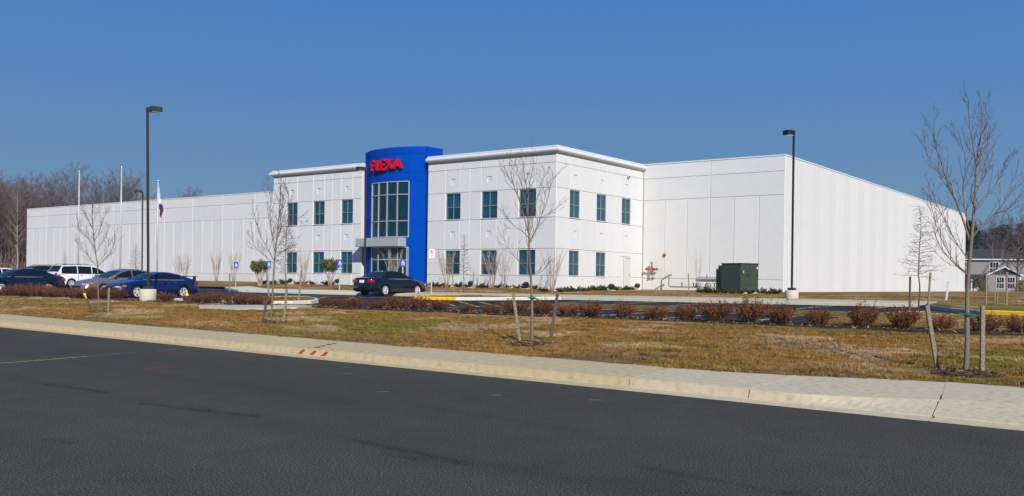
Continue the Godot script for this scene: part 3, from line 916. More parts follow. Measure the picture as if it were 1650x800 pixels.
func office_front(f: Node3D, us: Array, wins: Array, joints_y: Array, win_y: Array, drops: Array) -> void:
	var y_lines := [FLOOR - 1.0, 1.97, 3.66, 5.85, 7.70, 9.93]
	var open := func(u: float, y: float) -> bool:
		for i in wins:
			if u > us[i] and u < us[i + 1]:
				for wy in win_y:
					if y > wy[0] and y < wy[1]: return true
		return false
	var core := wall_core("wall", f, false, -0.045, us.slice(0, us.size() - 1) + [us[-1] - 0.05], y_lines, open)
	var n := 0
	for i in us.size() - 1:
		for j in joints_y.size() - 1:
			var win: bool = i in wins
			if win and (j == 1 or j == 3): continue
			var hole := Rect2()
			if win and (j == 2 or j == 4):
				var wd: float = us[i + 1] - us[i]
				var y: float = (4.58 if j == 2 else 8.32) - joints_y[j]
				hole = Rect2(wd / 2 - 0.21, y, 0.41, 0.41)
			place_piece(core, M.wall_white, false, -0.045, us[i], us[i + 1], joints_y[j], joints_y[j + 1], 0.024, hole)
		if i in wins:
			for wy in win_y:
				office_window(f, false, 0.0, us[i] + 0.01, us[i + 1] - 0.01, wy[0], wy[1], drops[n], true)
				n += 1

const TOWER := Vector3(-14.60, 0, -5.01)
const TOWER_R := 5.71
func on_tower(deg: float, y: float, out := 0.0) -> Vector3:
	var a := deg_to_rad(deg)
	return Vector3(TOWER.x + (TOWER_R + out) * sin(a), y, TOWER.z + (TOWER_R + out) * cos(a))
func arc_piece(d0: float, d1: float, y0: float, y1: float, out: float, thick: float) -> ArrayMesh:
	var mb := MB.new()
	var n := maxi(1, int(ceil((d1 - d0) / 3.0)))
	for k in n:
		var a := lerpf(d0, d1, float(k) / n)
		var b := lerpf(d0, d1, float(k + 1) / n)
		mb.quad(on_tower(a, y0, out), on_tower(b, y0, out), on_tower(b, y1, out), on_tower(a, y1, out))
		mb.quad(on_tower(b, y0, out - thick), on_tower(a, y0, out - thick), on_tower(a, y1, out - thick), on_tower(b, y1, out - thick))
		mb.quad(on_tower(a, y1, out), on_tower(b, y1, out), on_tower(b, y1, out - thick), on_tower(a, y1, out - thick))
		mb.quad(on_tower(a, y0, out - thick), on_tower(b, y0, out - thick), on_tower(b, y0, out), on_tower(a, y0, out))
	mb.quad(on_tower(d0, y0, out - thick), on_tower(d0, y0, out), on_tower(d0, y1, out), on_tower(d0, y1, out - thick))
	mb.quad(on_tower(d1, y0, out), on_tower(d1, y0, out - thick), on_tower(d1, y1, out - thick), on_tower(d1, y1, out))
	return mb.done()
func build_tower(f: Node3D) -> void:
	var t := Node3D.new()
	t.name = "entrance_tower"
	f.add_child(t)
	tag(t, "bright blue curved entrance tower with tall window and red letters", "")
	var g := 0.07
	var rows := [FLOOR - 1.0, 3.146, 5.88, 8.77, 9.40, 10.74, 11.29]
	for j in rows.size() - 1:
		var y0: float = rows[j] + 0.014
		var y1: float = rows[j + 1] - 0.014
		for s in [[-36.0, -19.5], [19.5, 32.0]]:
			part("panel", arc_piece(s[0] + g, s[1] - g, y0, y1, 0.0, 0.25), M.tower_blue, t)
		if j >= 3: 
			part("panel", arc_piece(-19.5 + g, -g, y0, y1, 0.0, 0.25), M.tower_blue, t)
			part("panel", arc_piece(g, 19.5 - g, y0, y1, 0.0, 0.25), M.tower_blue, t)
	part("panel", arc_piece(-19.5, 19.5, 3.95, 4.64, -0.02, 0.25), M.tower_blue, t)
	part("joint_backing", arc_piece(-36.0, -19.6, FLOOR - 1.0, 11.27, -0.03, 0.1), M.tower_blue, t)
	part("joint_backing", arc_piece(19.6, 32.0, FLOOR - 1.0, 11.27, -0.03, 0.1), M.tower_blue, t)
	part("joint_backing", arc_piece(-19.59, 19.59, 8.79, 11.27, -0.03, 0.1), M.tower_blue, t)
	var rx := on_tower(32.0, 0).x
	var rz := on_tower(32.0, 0).z
	var lx := on_tower(-36.0, 0).x
	var side := MB.new()
	for q in [[rx - 0.25, rx], [lx, lx + 0.25]]:
		side.box(Vector3(q[0], FLOOR - 1.0, rz - 3.6), Vector3(q[1], 9.4, rz - 0.13))
		side.box(Vector3(q[0], 9.4, rz - 1.55), Vector3(q[1], 11.29, rz - 0.13))
	side.box(Vector3(lx, 9.4, rz - 1.85), Vector3(rx, 11.29, rz - 1.55))
	side.box(Vector3(lx, FLOOR - 1.0, rz - 3.9), Vector3(rx, 9.2, rz - 3.6))
	part("side_wall", side.done(), M.tower_blue, t)
	var lid := MB.new()
	lid.box(Vector3(lx + 0.25, 10.6, rz - 1.55), Vector3(rx - 0.25, 10.7, rz - 0.1))
	lid.box(Vector3(lx, 9.2, rz - 3.9), Vector3(rx, 9.395, rz - 1.6))
	part("roof", lid.done(), M.roofing, t)
	# tall curved window, four columns by three rows
	var cols := [-19.4, -9.7, 0.0, 9.7, 19.4]
	var wr := [4.69, 5.86, 7.80, 8.745]
	for i in 5:
		var half := 0.38 if i in [0, 4] else 0.33
		part("mullion", arc_piece(cols[i] - half, cols[i] + half, 4.65, 8.77, 0.03, 0.14), M.frame_silver, t)
	for y in wr: part("rail", arc_piece(-19.0, 19.0, y - 0.03, y + 0.03, 0.02, 0.10), M.frame_silver, t)
	for i in 4:
		for j in 3:
			part("pane", arc_piece(cols[i] + 0.34, cols[i + 1] - 0.34, wr[j] + 0.03, wr[j + 1] - 0.03, -0.05, 0.008), M.pane_dark, t)
	var slab := MB.new()
	slab.box(Vector3(lx + 0.3, 4.0, rz - 3.55), Vector3(rx - 0.3, 4.3, rz - 0.4))
	part("floor", slab.done(), M.interior, t)
	var inside := MB.new()
	for q in [[-16.6, -1.5], [-15.9, -2.4]]: inside.box(Vector3(q[0] - 0.16, 4.3, q[1] - 0.16), Vector3(q[0] + 0.16, 9.2, q[1] + 0.16))
	part("lit_strip", inside.done(), M.lit_inner_teal, t)  # uprights standing for the bright teal strips of the lit interior
	inside = MB.new()
	inside.face(Vector3(-17.2, 4.4, -1.9), Vector3(-14.4, 6.6, -3.0), Vector3(-14.4, 7.0, -3.0), Vector3(-17.2, 4.8, -1.9), Vector3(-16, 5, -6))
	inside.face(Vector3(-17.2, 6.6, -2.0), Vector3(-15.6, 5.5, -1.4), Vector3(-15.6, 5.75, -1.4), Vector3(-17.2, 6.85, -2.0), Vector3(-16, 5, -6))
	part("stair", inside.done(), M.lit_inner_teal, t)  # stair coloured as if lit behind teal glass
	# glazed entrance under the canopy
	var dc := [-19.4, -9.7, 2.6, 10.4, 18.2, 19.4]
	for a in dc: part("mullion", arc_piece(a - 0.35, a + 0.35, FLOOR - 0.2, 3.95, 0.0, 0.12), M.frame_silver, t)
	for y in [1.15, 3.02, 3.92]: part("rail", arc_piece(-19.0, 19.0, y - 0.035, y + 0.035, -0.01, 0.09), M.frame_silver, t)
	for i in 5:
		part("pane", arc_piece(dc[i] + 0.36, dc[i + 1] - 0.36, 1.18, 2.98, -0.05, 0.008), M.pane_dark, t)
		part("pane", arc_piece(dc[i] + 0.36, dc[i + 1] - 0.36, 3.06, 3.88, -0.05, 0.008), M.pane_dark, t)
	for a in [9.6, 11.2]: 
		var h := MB.new()
		h.tube([on_tower(a, 1.9, 0.06), on_tower(a, 2.5, 0.06)], [0.018, 0.018], 6)
		part("door_handle", h.done(), M.galvanised, t)
	# canopy
	var c := MB.new()
	c.cbox(Vector3(-17.4, 3.96, -1.6), Vector3(-12.9, 4.6, 1.2), 0.025)
	var canopy := part("canopy", c.done(), M.canopy_metal, f)
	for x in [-16.3, -15.15, -14.0]:
		var s := MB.new()
		s.box(Vector3(x - 0.006, 3.99, 1.199), Vector3(x + 0.006, 4.57, 1.203))
		part("seam", s.done(), M.frame_metal, canopy)
	# lettering
	var strokes := {
		"F": [[0.1, 0.1, 0.1, 0.9], [0.1, 0.9, 0.42, 0.9], [0.1, 0.54, 0.34, 0.54]],
		"L": [[0.14, 0.1, 0.14, 0.9], [0.14, 0.1, 0.42, 0.1]],
		"E": [[0.1, 0.1, 0.1, 0.9], [0.1, 0.9, 0.47, 0.9], [0.1, 0.5, 0.42, 0.5], [0.1, 0.1, 0.47, 0.1]],
		"X": [[0.1, 0.1, 0.64, 0.9], [0.1, 0.9, 0.64, 0.1]],
		"A": [[0.08, 0.1, 0.40, 0.92], [0.40, 0.92, 0.72, 0.1], [0.22, 0.36, 0.58, 0.36]]}
	var at := -18.0
	for ch in [["F", 0.60], ["L", 0.54], ["E", 0.58], ["X", 0.71], ["A", 0.80]]:
		var polys: Array = []
		for s in strokes[ch[0]]:
			var one: PackedVector2Array = Geometry2D.offset_polyline(PackedVector2Array([Vector2(s[0], s[1]), Vector2(s[2], s[3])]), 0.086, Geometry2D.JOIN_ROUND, Geometry2D.END_ROUND)[0]
			if polys.is_empty(): polys = [one]
			else:
				var merged := Geometry2D.merge_polygons(polys[0], one)
				polys = [merged[0]]
		var outline: PackedVector2Array = polys[0]
		if Geometry2D.is_polygon_clockwise(outline): outline.reverse()
		var mb := MB.new()
		var turn: float = at + rad_to_deg(ch[1] * 0.5 / TOWER_R)
		var o := on_tower(turn, 9.60)
		var ax := Vector3(cos(deg_to_rad(turn)), 0, -sin(deg_to_rad(turn)))
		var az := Vector3(sin(deg_to_rad(turn)), 0, cos(deg_to_rad(turn)))
		mb.prism(outline, func(e: Vector2, front: int): return o + ax * (e.x - ch[1] * 0.5) * 1.0 + Vector3.UP * e.y * 0.86 + az * (0.26 if front else 0.08))
		part("letter", mb.done(), M.red_letter, t)
		at += rad_to_deg(ch[1] * (1.10 if ch[0] == "F" else 0.99) / TOWER_R)

# ---------------------------------------------------------------- the house beyond
func build_house() -> void:
	var at := on_land(9.2, -112.0, -0.05)
	var h := thing("house", "grey clapboard two storey house with dark roof and white trim", "house", at, 0.30)
	var mb := MB.new()
	mb.box(Vector3(-7.0, -0.5, -8.0), Vector3(3.4, 5.4, 0.0))
	var wall := part("wall", mb.done(), M.siding, h)
	for k in 21:
		var y := 0.15 + k * 0.25
		var s := MB.new()
		s.quad(Vector3(-7.0, y, 0.03), Vector3(3.4, y, 0.03), Vector3(3.4, y + 0.245, 0.008), Vector3(-7.0, y + 0.245, 0.008))
		s.quad(Vector3(-7.0, y, 0.0), Vector3(3.4, y, 0.0), Vector3(3.4, y, 0.03), Vector3(-7.0, y, 0.03))
		part("clapboard", s.done(), M.siding, wall)
	mb = MB.new()
	mb.box(Vector3(3.42, -0.5, -7.5), Vector3(9.5, 3.0, -1.2))
	part("wall", mb.done(), M.siding, h)
	mb = MB.new()
	mb.box(Vector3(-2.4, -0.5, 0.04), Vector3(2.2, 2.9, 1.6))
	part("wall", mb.done(), M.siding, h)
	mb = MB.new()
	mb.quad(Vector3(-7.1, 2.35, 2.1), Vector3(-2.42, 2.35, 2.1), Vector3(-2.42, 2.95, 0.05), Vector3(-7.1, 2.95, 0.05))
	mb.box(Vector3(-7.1, 2.2, 0.05), Vector3(-2.42, 2.33, 2.08))
	var porch := part("porch", mb.done(), M.shingle, h)
	for x in [-6.95, -4.7]:
		mb = MB.new()
		mb.box(Vector3(x - 0.08, -0.4, 1.85), Vector3(x + 0.08, 2.2, 2.0))
		part("post", mb.done(), M.white_trim, porch)
	mb = MB.new()
	mb.box(Vector3(-4.1, -0.3, 0.035), Vector3(-3.1, 1.95, 0.09))
	part("door", mb.done(), M.white_trim, h)
	mb = MB.new()
	var r := [Vector3(-7.4, 5.4, 0.4), Vector3(3.8, 5.4, 0.4), Vector3(3.8, 5.4, -8.4), Vector3(-7.4, 5.4, -8.4), Vector3(-4.0, 7.1, -4.0), Vector3(0.6, 7.1, -4.0)]
	mb.quad(r[0], r[1], r[5], r[4]); mb.quad(r[2], r[3], r[4], r[5]); mb.tri(r[1], r[2], r[5]); mb.tri(r[3], r[0], r[4]); mb.quad(r[3], r[2], r[1], r[0])
	var roof := part("roof", mb.done(), M.shingle, h)
	mb = MB.new()
	mb.box(Vector3(-7.42, 5.22, 0.36), Vector3(3.82, 5.395, 0.45)); mb.box(Vector3(3.76, 5.22, -8.4), Vector3(3.85, 5.395, 0.35))
	part("eaves", mb.done(), M.white_trim, roof)
	mb = MB.new()
	mb.quad(Vector3(3.3, 3.0, -0.8), Vector3(9.9, 3.0, -0.8), Vector3(9.9, 4.6, -4.4), Vector3(3.3, 4.6, -4.4)); mb.quad(Vector3(9.9, 3.0, -8.0), Vector3(3.3, 3.0, -8.0), Vector3(3.3, 4.6, -4.4), Vector3(9.9, 4.6, -4.4)); mb.tri(Vector3(9.9, 3.0, -0.8), Vector3(9.9, 3.0, -8.0), Vector3(9.9, 4.6, -4.4))
	part("roof", mb.done(), M.shingle, h)
	mb = MB.new()
	mb.quad(Vector3(-2.7, 2.75, 1.9), Vector3(-0.1, 4.15, 1.9), Vector3(-0.1, 4.15, 0.05), Vector3(-2.7, 2.75, 0.05)); mb.quad(Vector3(-0.1, 4.15, 1.9), Vector3(2.5, 2.75, 1.9), Vector3(2.5, 2.75, 0.05), Vector3(-0.1, 4.15, 0.05))
	mb.tri(Vector3(-2.4, 2.9, 1.6), Vector3(2.2, 2.9, 1.6), Vector3(-0.1, 4.1, 1.6))
	roof = part("gable_roof", mb.done(), M.shingle, h)
	mb = MB.new()
	for s in [-1.0, 1.0]:
		var a := Vector3(-0.1 + s * 2.65, 2.62, 1.93)
		var b := Vector3(-0.1, 4.02, 1.93)
		mb.face(a, b, b + Vector3(0, 0.2, 0), a + Vector3(0, 0.2, 0), Vector3(0, 3, 0))
	part("rake_board", mb.done(), M.white_trim, roof)
	for c in [[3.3, 0.02, 5.2, 0.0], [2.1, 1.63, 2.9, 0.0]]:
		mb = MB.new()
		mb.box(Vector3(c[0] - 0.09, -0.3, c[1] + 0.012), Vector3(c[0] + 0.12, c[2], c[1] + 0.05))
		part("corner_board", mb.done(), M.white_trim, h)
	for w in [[-5.9, 3.1, 0.04, 1.0, 1.75], [-1.9, 3.1, 0.04, 1.2, 1.75], [-1.15, 0.75, 1.62, 1.0, 1.75], [0.35, 0.75, 1.62, 1.0, 1.75]]:
		var n := Node3D.new()
		n.name = "window"
		h.add_child(n, true)
		n.position = Vector3(w[0], w[1], w[2])
		var fr := MB.new()
		fr.box(Vector3(-0.09, -0.09, 0.01), Vector3(0, w[4] + 0.09, 0.06)); fr.box(Vector3(w[3], -0.09, 0.01), Vector3(w[3] + 0.09, w[4] + 0.09, 0.06))
		fr.box(Vector3(0, -0.09, 0.01), Vector3(w[3], 0, 0.06)); fr.box(Vector3(0, w[4], 0.01), Vector3(w[3], w[4] + 0.09, 0.06))
		fr.box(Vector3(0, w[4] / 2 - 0.045, 0.012), Vector3(w[3], w[4] / 2 + 0.045, 0.056))
		for k in [1, 2]: fr.box(Vector3(w[3] * k / 3.0 - 0.02, 0, 0.014), Vector3(w[3] * k / 3.0 + 0.02, w[4], 0.05))
		part("frame", fr.done(), M.white_trim, n)
		var g := MB.new()
		g.quad(Vector3(0, 0, 0.03), Vector3(w[3], 0, 0.03), Vector3(w[3], w[4], 0.03), Vector3(0, w[4], 0.03))
		part("pane", g.done(), M.night_glass, n)

# ---------------------------------------------------------------- poles, signs and other site furniture
func lamp(label: String, at: Vector3, high: float, base_h: float, base_r: float, heads: Array, lean: Vector3, m: Material) -> void:
	var t := thing("street_lamp", label, "street lamp", at, 0.0, "car park lamps")
	if base_h > 0.0:
		var b := MB.new(true)
		b.lathe([Vector2(0, -0.3), Vector2(base_r, -0.3), Vector2(base_r, base_h - 0.04), Vector2(base_r - 0.03, base_h), Vector2(0, base_h + 0.005)], 24, Vector3.ZERO)
		part("concrete_base", b.done(), M.pole_base, t)
	var f := MB.new()
	f.cbox(Vector3(-0.17, base_h, -0.17), Vector3(0.17, base_h + 0.12, 0.17), 0.02)
	part("base_cover", f.done(), m, t)
	var p := MB.new()
	var y0 := base_h + 0.11
	for k in 8:
		var u0 := lean * (float(k) / 8)
		var u1 := lean * (float(k + 1) / 8)
		var a := y0 + (high - y0) * k / 8.0
		var b := y0 + (high - y0) * (k + 1) / 8.0
		var w := 0.043
		var c := [Vector3(-w, 0, w), Vector3(w, 0, w), Vector3(w, 0, -w), Vector3(-w, 0, -w)]
		for j in 4: p.quad(c[j] + u0 + Vector3(0, a, 0), c[(j + 1) % 4] + u0 + Vector3(0, a, 0), c[(j + 1) % 4] + u1 + Vector3(0, b, 0), c[j] + u1 + Vector3(0, b, 0))
	p.box(lean + Vector3(-0.047, high - 0.02, -0.047), lean + Vector3(0.047, high + 0.03, 0.047))
	part("pole", p.done(), m, t)
	for turn in heads:
		var h := MB.new()
		h.box(Vector3(0.05, -0.09, -0.045), Vector3(0.12, 0.0, 0.045))
		h.cbox(Vector3(0.10, -0.13, -0.20), Vector3(0.60, 0.10, 0.20), 0.025)
		var head := part("lamp_head", h.done(), m, t, lean + Vector3(0, high + 0.02, 0), turn)
		var l := MB.new()
		l.box(Vector3(0.15, -0.15, -0.16), Vector3(0.55, -0.128, 0.16))
		part("lens", l.done(), M.lens, head)
func post_mesh(w: float, h: float) -> ArrayMesh:
	var mb := MB.new()
	mb.box(Vector3(-w, -0.25, -w * 0.6), Vector3(w, h, w * 0.6))
	return mb.done()
func sign_post(called: String, label: String, at: Vector3, high: float, turn: float) -> Node3D:
	var t := thing(called, label, "sign", at, turn)
	part("post", post_mesh(0.035, high), M.galvanised, t)
	return t
func disc(mb: MB, c: Vector2, r0: float, r1: float, z: float, n := 20) -> void:
	for k in n:
		var a := Vector2.from_angle(TAU * k / n)
		var b := Vector2.from_angle(TAU * (k + 1) / n)
		mb.quad(Vector3(c.x + a.x * r0, c.y + a.y * r0, z), Vector3(c.x + a.x * r1, c.y + a.y * r1, z), Vector3(c.x + b.x * r1, c.y + b.y * r1, z), Vector3(c.x + b.x * r0, c.y + b.y * r0, z))
func bar(mb: MB, a: Vector2, b: Vector2, w: float, z: float) -> void:
	var n := (b - a).orthogonal().normalized() * w * 0.5
	mb.face(Vector3(a.x - n.x, a.y - n.y, z), Vector3(b.x - n.x, b.y - n.y, z), Vector3(b.x + n.x, b.y + n.y, z), Vector3(a.x + n.x, a.y + n.y, z), Vector3(a.x, a.y, z - 1.0))
func access_sign(label: String, at: Vector3, high: float, lower: bool) -> void:
	var t := sign_post("parking_sign", label, at, high, 0.75)
	var p := MB.new()
	p.cbox(Vector3(-0.16, high - 0.48, 0.022), Vector3(0.16, high, 0.030), 0.003)
	var plate := part("plate", p.done(), M.sign_blue, t)
	var s := MB.new()
	var c := Vector2(0.0, high - 0.24)
	disc(s, c + Vector2(-0.005, 0.125), 0.0, 0.028, 0.034)
	bar(s, c + Vector2(-0.01, 0.09), c + Vector2(0.0, -0.02), 0.04, 0.034)
	bar(s, c + Vector2(-0.005, 0.05), c + Vector2(0.075, 0.045), 0.028, 0.035)
	bar(s, c + Vector2(0.0, -0.01), c + Vector2(0.075, -0.012), 0.034, 0.036)
	bar(s, c + Vector2(0.07, -0.01), c + Vector2(0.105, -0.11), 0.03, 0.037)
	disc(s, c + Vector2(0.005, -0.065), 0.062, 0.085, 0.033)
	part("symbol", s.done(), M.sign_white, plate)
	if lower:
		p = MB.new()
		p.cbox(Vector3(-0.16, high - 0.68, 0.022), Vector3(0.16, high - 0.52, 0.030), 0.003)
		plate = part("plate", p.done(), M.sign_blue, t)
		s = MB.new()
		bar(s, Vector2(-0.12, high - 0.575), Vector2(0.12, high - 0.575), 0.025, 0.034); bar(s, Vector2(-0.1, high - 0.625), Vector2(0.1, high - 0.625), 0.025, 0.034)
		part("print", s.done(), M.sign_white, plate)
func flag_pole(label: String, at: Vector3, high: float, flag: bool) -> void:
	var t := thing("flagpole", label, "flagpole", at)
	var p := MB.new(true)
	p.tube([Vector3(0, -0.2, 0), Vector3(0, high * 0.5, 0), Vector3(0, high, 0)], [0.085, 0.075, 0.05], 12)
	part("pole", p.done(), M.aluminium, t)
	var b := MB.new(true)
	var prof := []
	for k in 9: prof.append(Vector2(maxf(0.0, sin(PI * k / 8.0)) * 0.11, high + 0.1 - cos(PI * k / 8.0) * 0.11))
	b.lathe(prof, 14, Vector3.ZERO)
	part("finial", b.done(), M.gold, t)
	var c := MB.new()
	c.lathe([Vector2(0.0, 0.0), Vector2(0.16, 0.0), Vector2(0.16, 0.05), Vector2(0.085, 0.1)], 16, Vector3(0, 0.0, 0))
	part("collar", c.done(), M.aluminium, t)
	if not flag: return
	# a limp flag hanging against its pole: white, then blue, with a red patch and edge
	var fl := thing("flag", "limp white, blue and red flag hanging on the short flagpole", "flag", at)
	var grid := []
	var nu := 22
	var nv := 26
	for i in nu + 1:
		var row := []
		for j in nv + 1:
			var u := float(i) / nu
			var v := float(j) / nv
			var sag := u * (0.9 + 0.5 * v)
			var reach := 0.10 + 0.36 * u * (0.35 + 0.65 * sin(v * 2.6)) * (1.0 - 0.25 * sin(v * 9.0))
			var fold := sin(u * 15.0 + v * 3.0) * (0.05 + 0.10 * u)
			row.append(Vector3(reach * 0.72 + fold * 0.5, high - 0.25 - v * 1.5 - sag * 1.15, reach * -0.5 + fold * 0.8))
		grid.append(row)
	var cloth := {"white_cloth": [M.flag_white, MB.new()], "blue_cloth": [M.flag_blue, MB.new()], "red_cloth": [M.flag_red, MB.new()]}
	for i in nu:
		for j in nv:
			var u := (i + 0.5) / nu
			var v := (j + 0.5) / nv
			var which := "white_cloth"
			if u * 0.42 + v * 0.58 > 0.60: which = "blue_cloth"
			if (u > 0.93 and v > 0.5) or (absf(u - 0.55) < 0.10 and absf(v - 0.30) < 0.06): which = "red_cloth"
			cloth[which][1].quad(grid[i][j], grid[i + 1][j], grid[i + 1][j + 1], grid[i][j + 1])
	for k in cloth: part(k, cloth[k][1].done(), cloth[k][0], fl)
func build_poles() -> void:
	lamp("tall bronze lamp on a white concrete base beside the blue coupe", on_land(-3.92, 26.5, 0.02), 8.55, 0.52, 0.36, [1.35], Vector3(-0.10, 0, 0.08), M.bronze)
	lamp("tall dark lamp on a grey concrete base before the plain side wall", on_land(17.29, 4.52, -0.02), 8.25, 0.44, 0.33, [-1.95], Vector3(-0.02, 0, 0.01), M.bronze_dark)
	lamp("bronze lamp standing before the blue entrance tower", on_land(-8.37, 8.9, -0.02), 7.65, 0.0, 0.3, [-1.7], Vector3(-0.05, 0, 0.04), M.bronze)
	lamp("bronze lamp standing among the flagpoles", on_land(-39.4, 5.2, -0.02), 8.0, 0.3, 0.3, [-1.7], Vector3(-0.03, 0, 0.02), M.bronze)
	flag_pole("bare flagpole farthest from the entrance tower", on_land(-54.16, 3.0, 0.0), 10.75, false)
	flag_pole("tall bare flagpole, middle one of three", on_land(-46.62, 3.0, 0.0), 10.7, false)
	flag_pole("shorter flagpole with a limp flag beside a bronze lamp", on_land(-40.66, 3.0, 0.0), 9.1, true)
	access_sign("blue wheelchair sign on a post before the plain white wall", on_land(-26.65, 5.0), 1.9, false)
	access_sign("blue wheelchair sign behind the two thin saplings", on_land(-20.9, 6.4), 1.95, false)
	access_sign("blue wheelchair sign with a small second plate, left of the black sedan", on_land(-11.0, 8.6), 2.0, true)
	access_sign("blue wheelchair sign right at the blue tower wall", on_land(-5.32, 8.7), 2.0, false)
	var t := sign_post("no_parking_sign", "white and red no parking sign on a tall post", on_land(-0.75, 11.2, 0.0), 2.5, 0.75)
	var p := MB.new()
	p.cbox(Vector3(-0.15, 2.02, 0.022), Vector3(0.15, 2.5, 0.030), 0.003)
	var plate := part("plate", p.done(), M.sign_white, t)
	p = MB.new()
	disc(p, Vector2(0, 2.34), 0.085, 0.115, 0.034)
	bar(p, Vector2(-0.065, 2.405), Vector2(0.065, 2.275), 0.026, 0.036)
	bar(p, Vector2(-0.11, 2.15), Vector2(0.11, 2.15), 0.03, 0.034); bar(p, Vector2(-0.08, 2.09), Vector2(0.08, 2.09), 0.025, 0.034)
	part("symbol", p.done(), M.sign_red, plate)
	p = MB.new()
	bar(p, Vector2(-0.03, 2.28), Vector2(-0.03, 2.40), 0.022, 0.033); disc(p, Vector2(0.0, 2.375), 0.013, 0.035, 0.032)
	part("letter", p.done(), M.black, plate)
	var bare := thing("bare_post", "bare galvanised post at the end of the pale walk", "post", on_land(-17.6, 12.2), 0.0)
	part("shaft", post_mesh(0.04, 1.15), M.galvanised, bare)
	part("cap", MB_cap(0.05, 1.15), M.galvanised, bare)
	var m := thing("marker_post", "leaning white marker post on the lawn by the plain side wall", "post", on_land(23.8, 1.58), 0.0)
	p = MB.new()
	p.cbox(Vector3(-0.045, -0.2, -0.03), Vector3(0.045, 0.90, 0.03), 0.01)
	part("shaft", p.done(), M.white_trim, m).rotation.z = -0.10
	part("cap", MB_cap(0.05, 0.9), M.white_trim, m).rotation.z = -0.10
func MB_cap(w: float, y: float) -> ArrayMesh:
	var p := MB.new()
	p.cbox(Vector3(-w, y, -w), Vector3(w, y + 0.03, w), 0.008)
	return p.done()

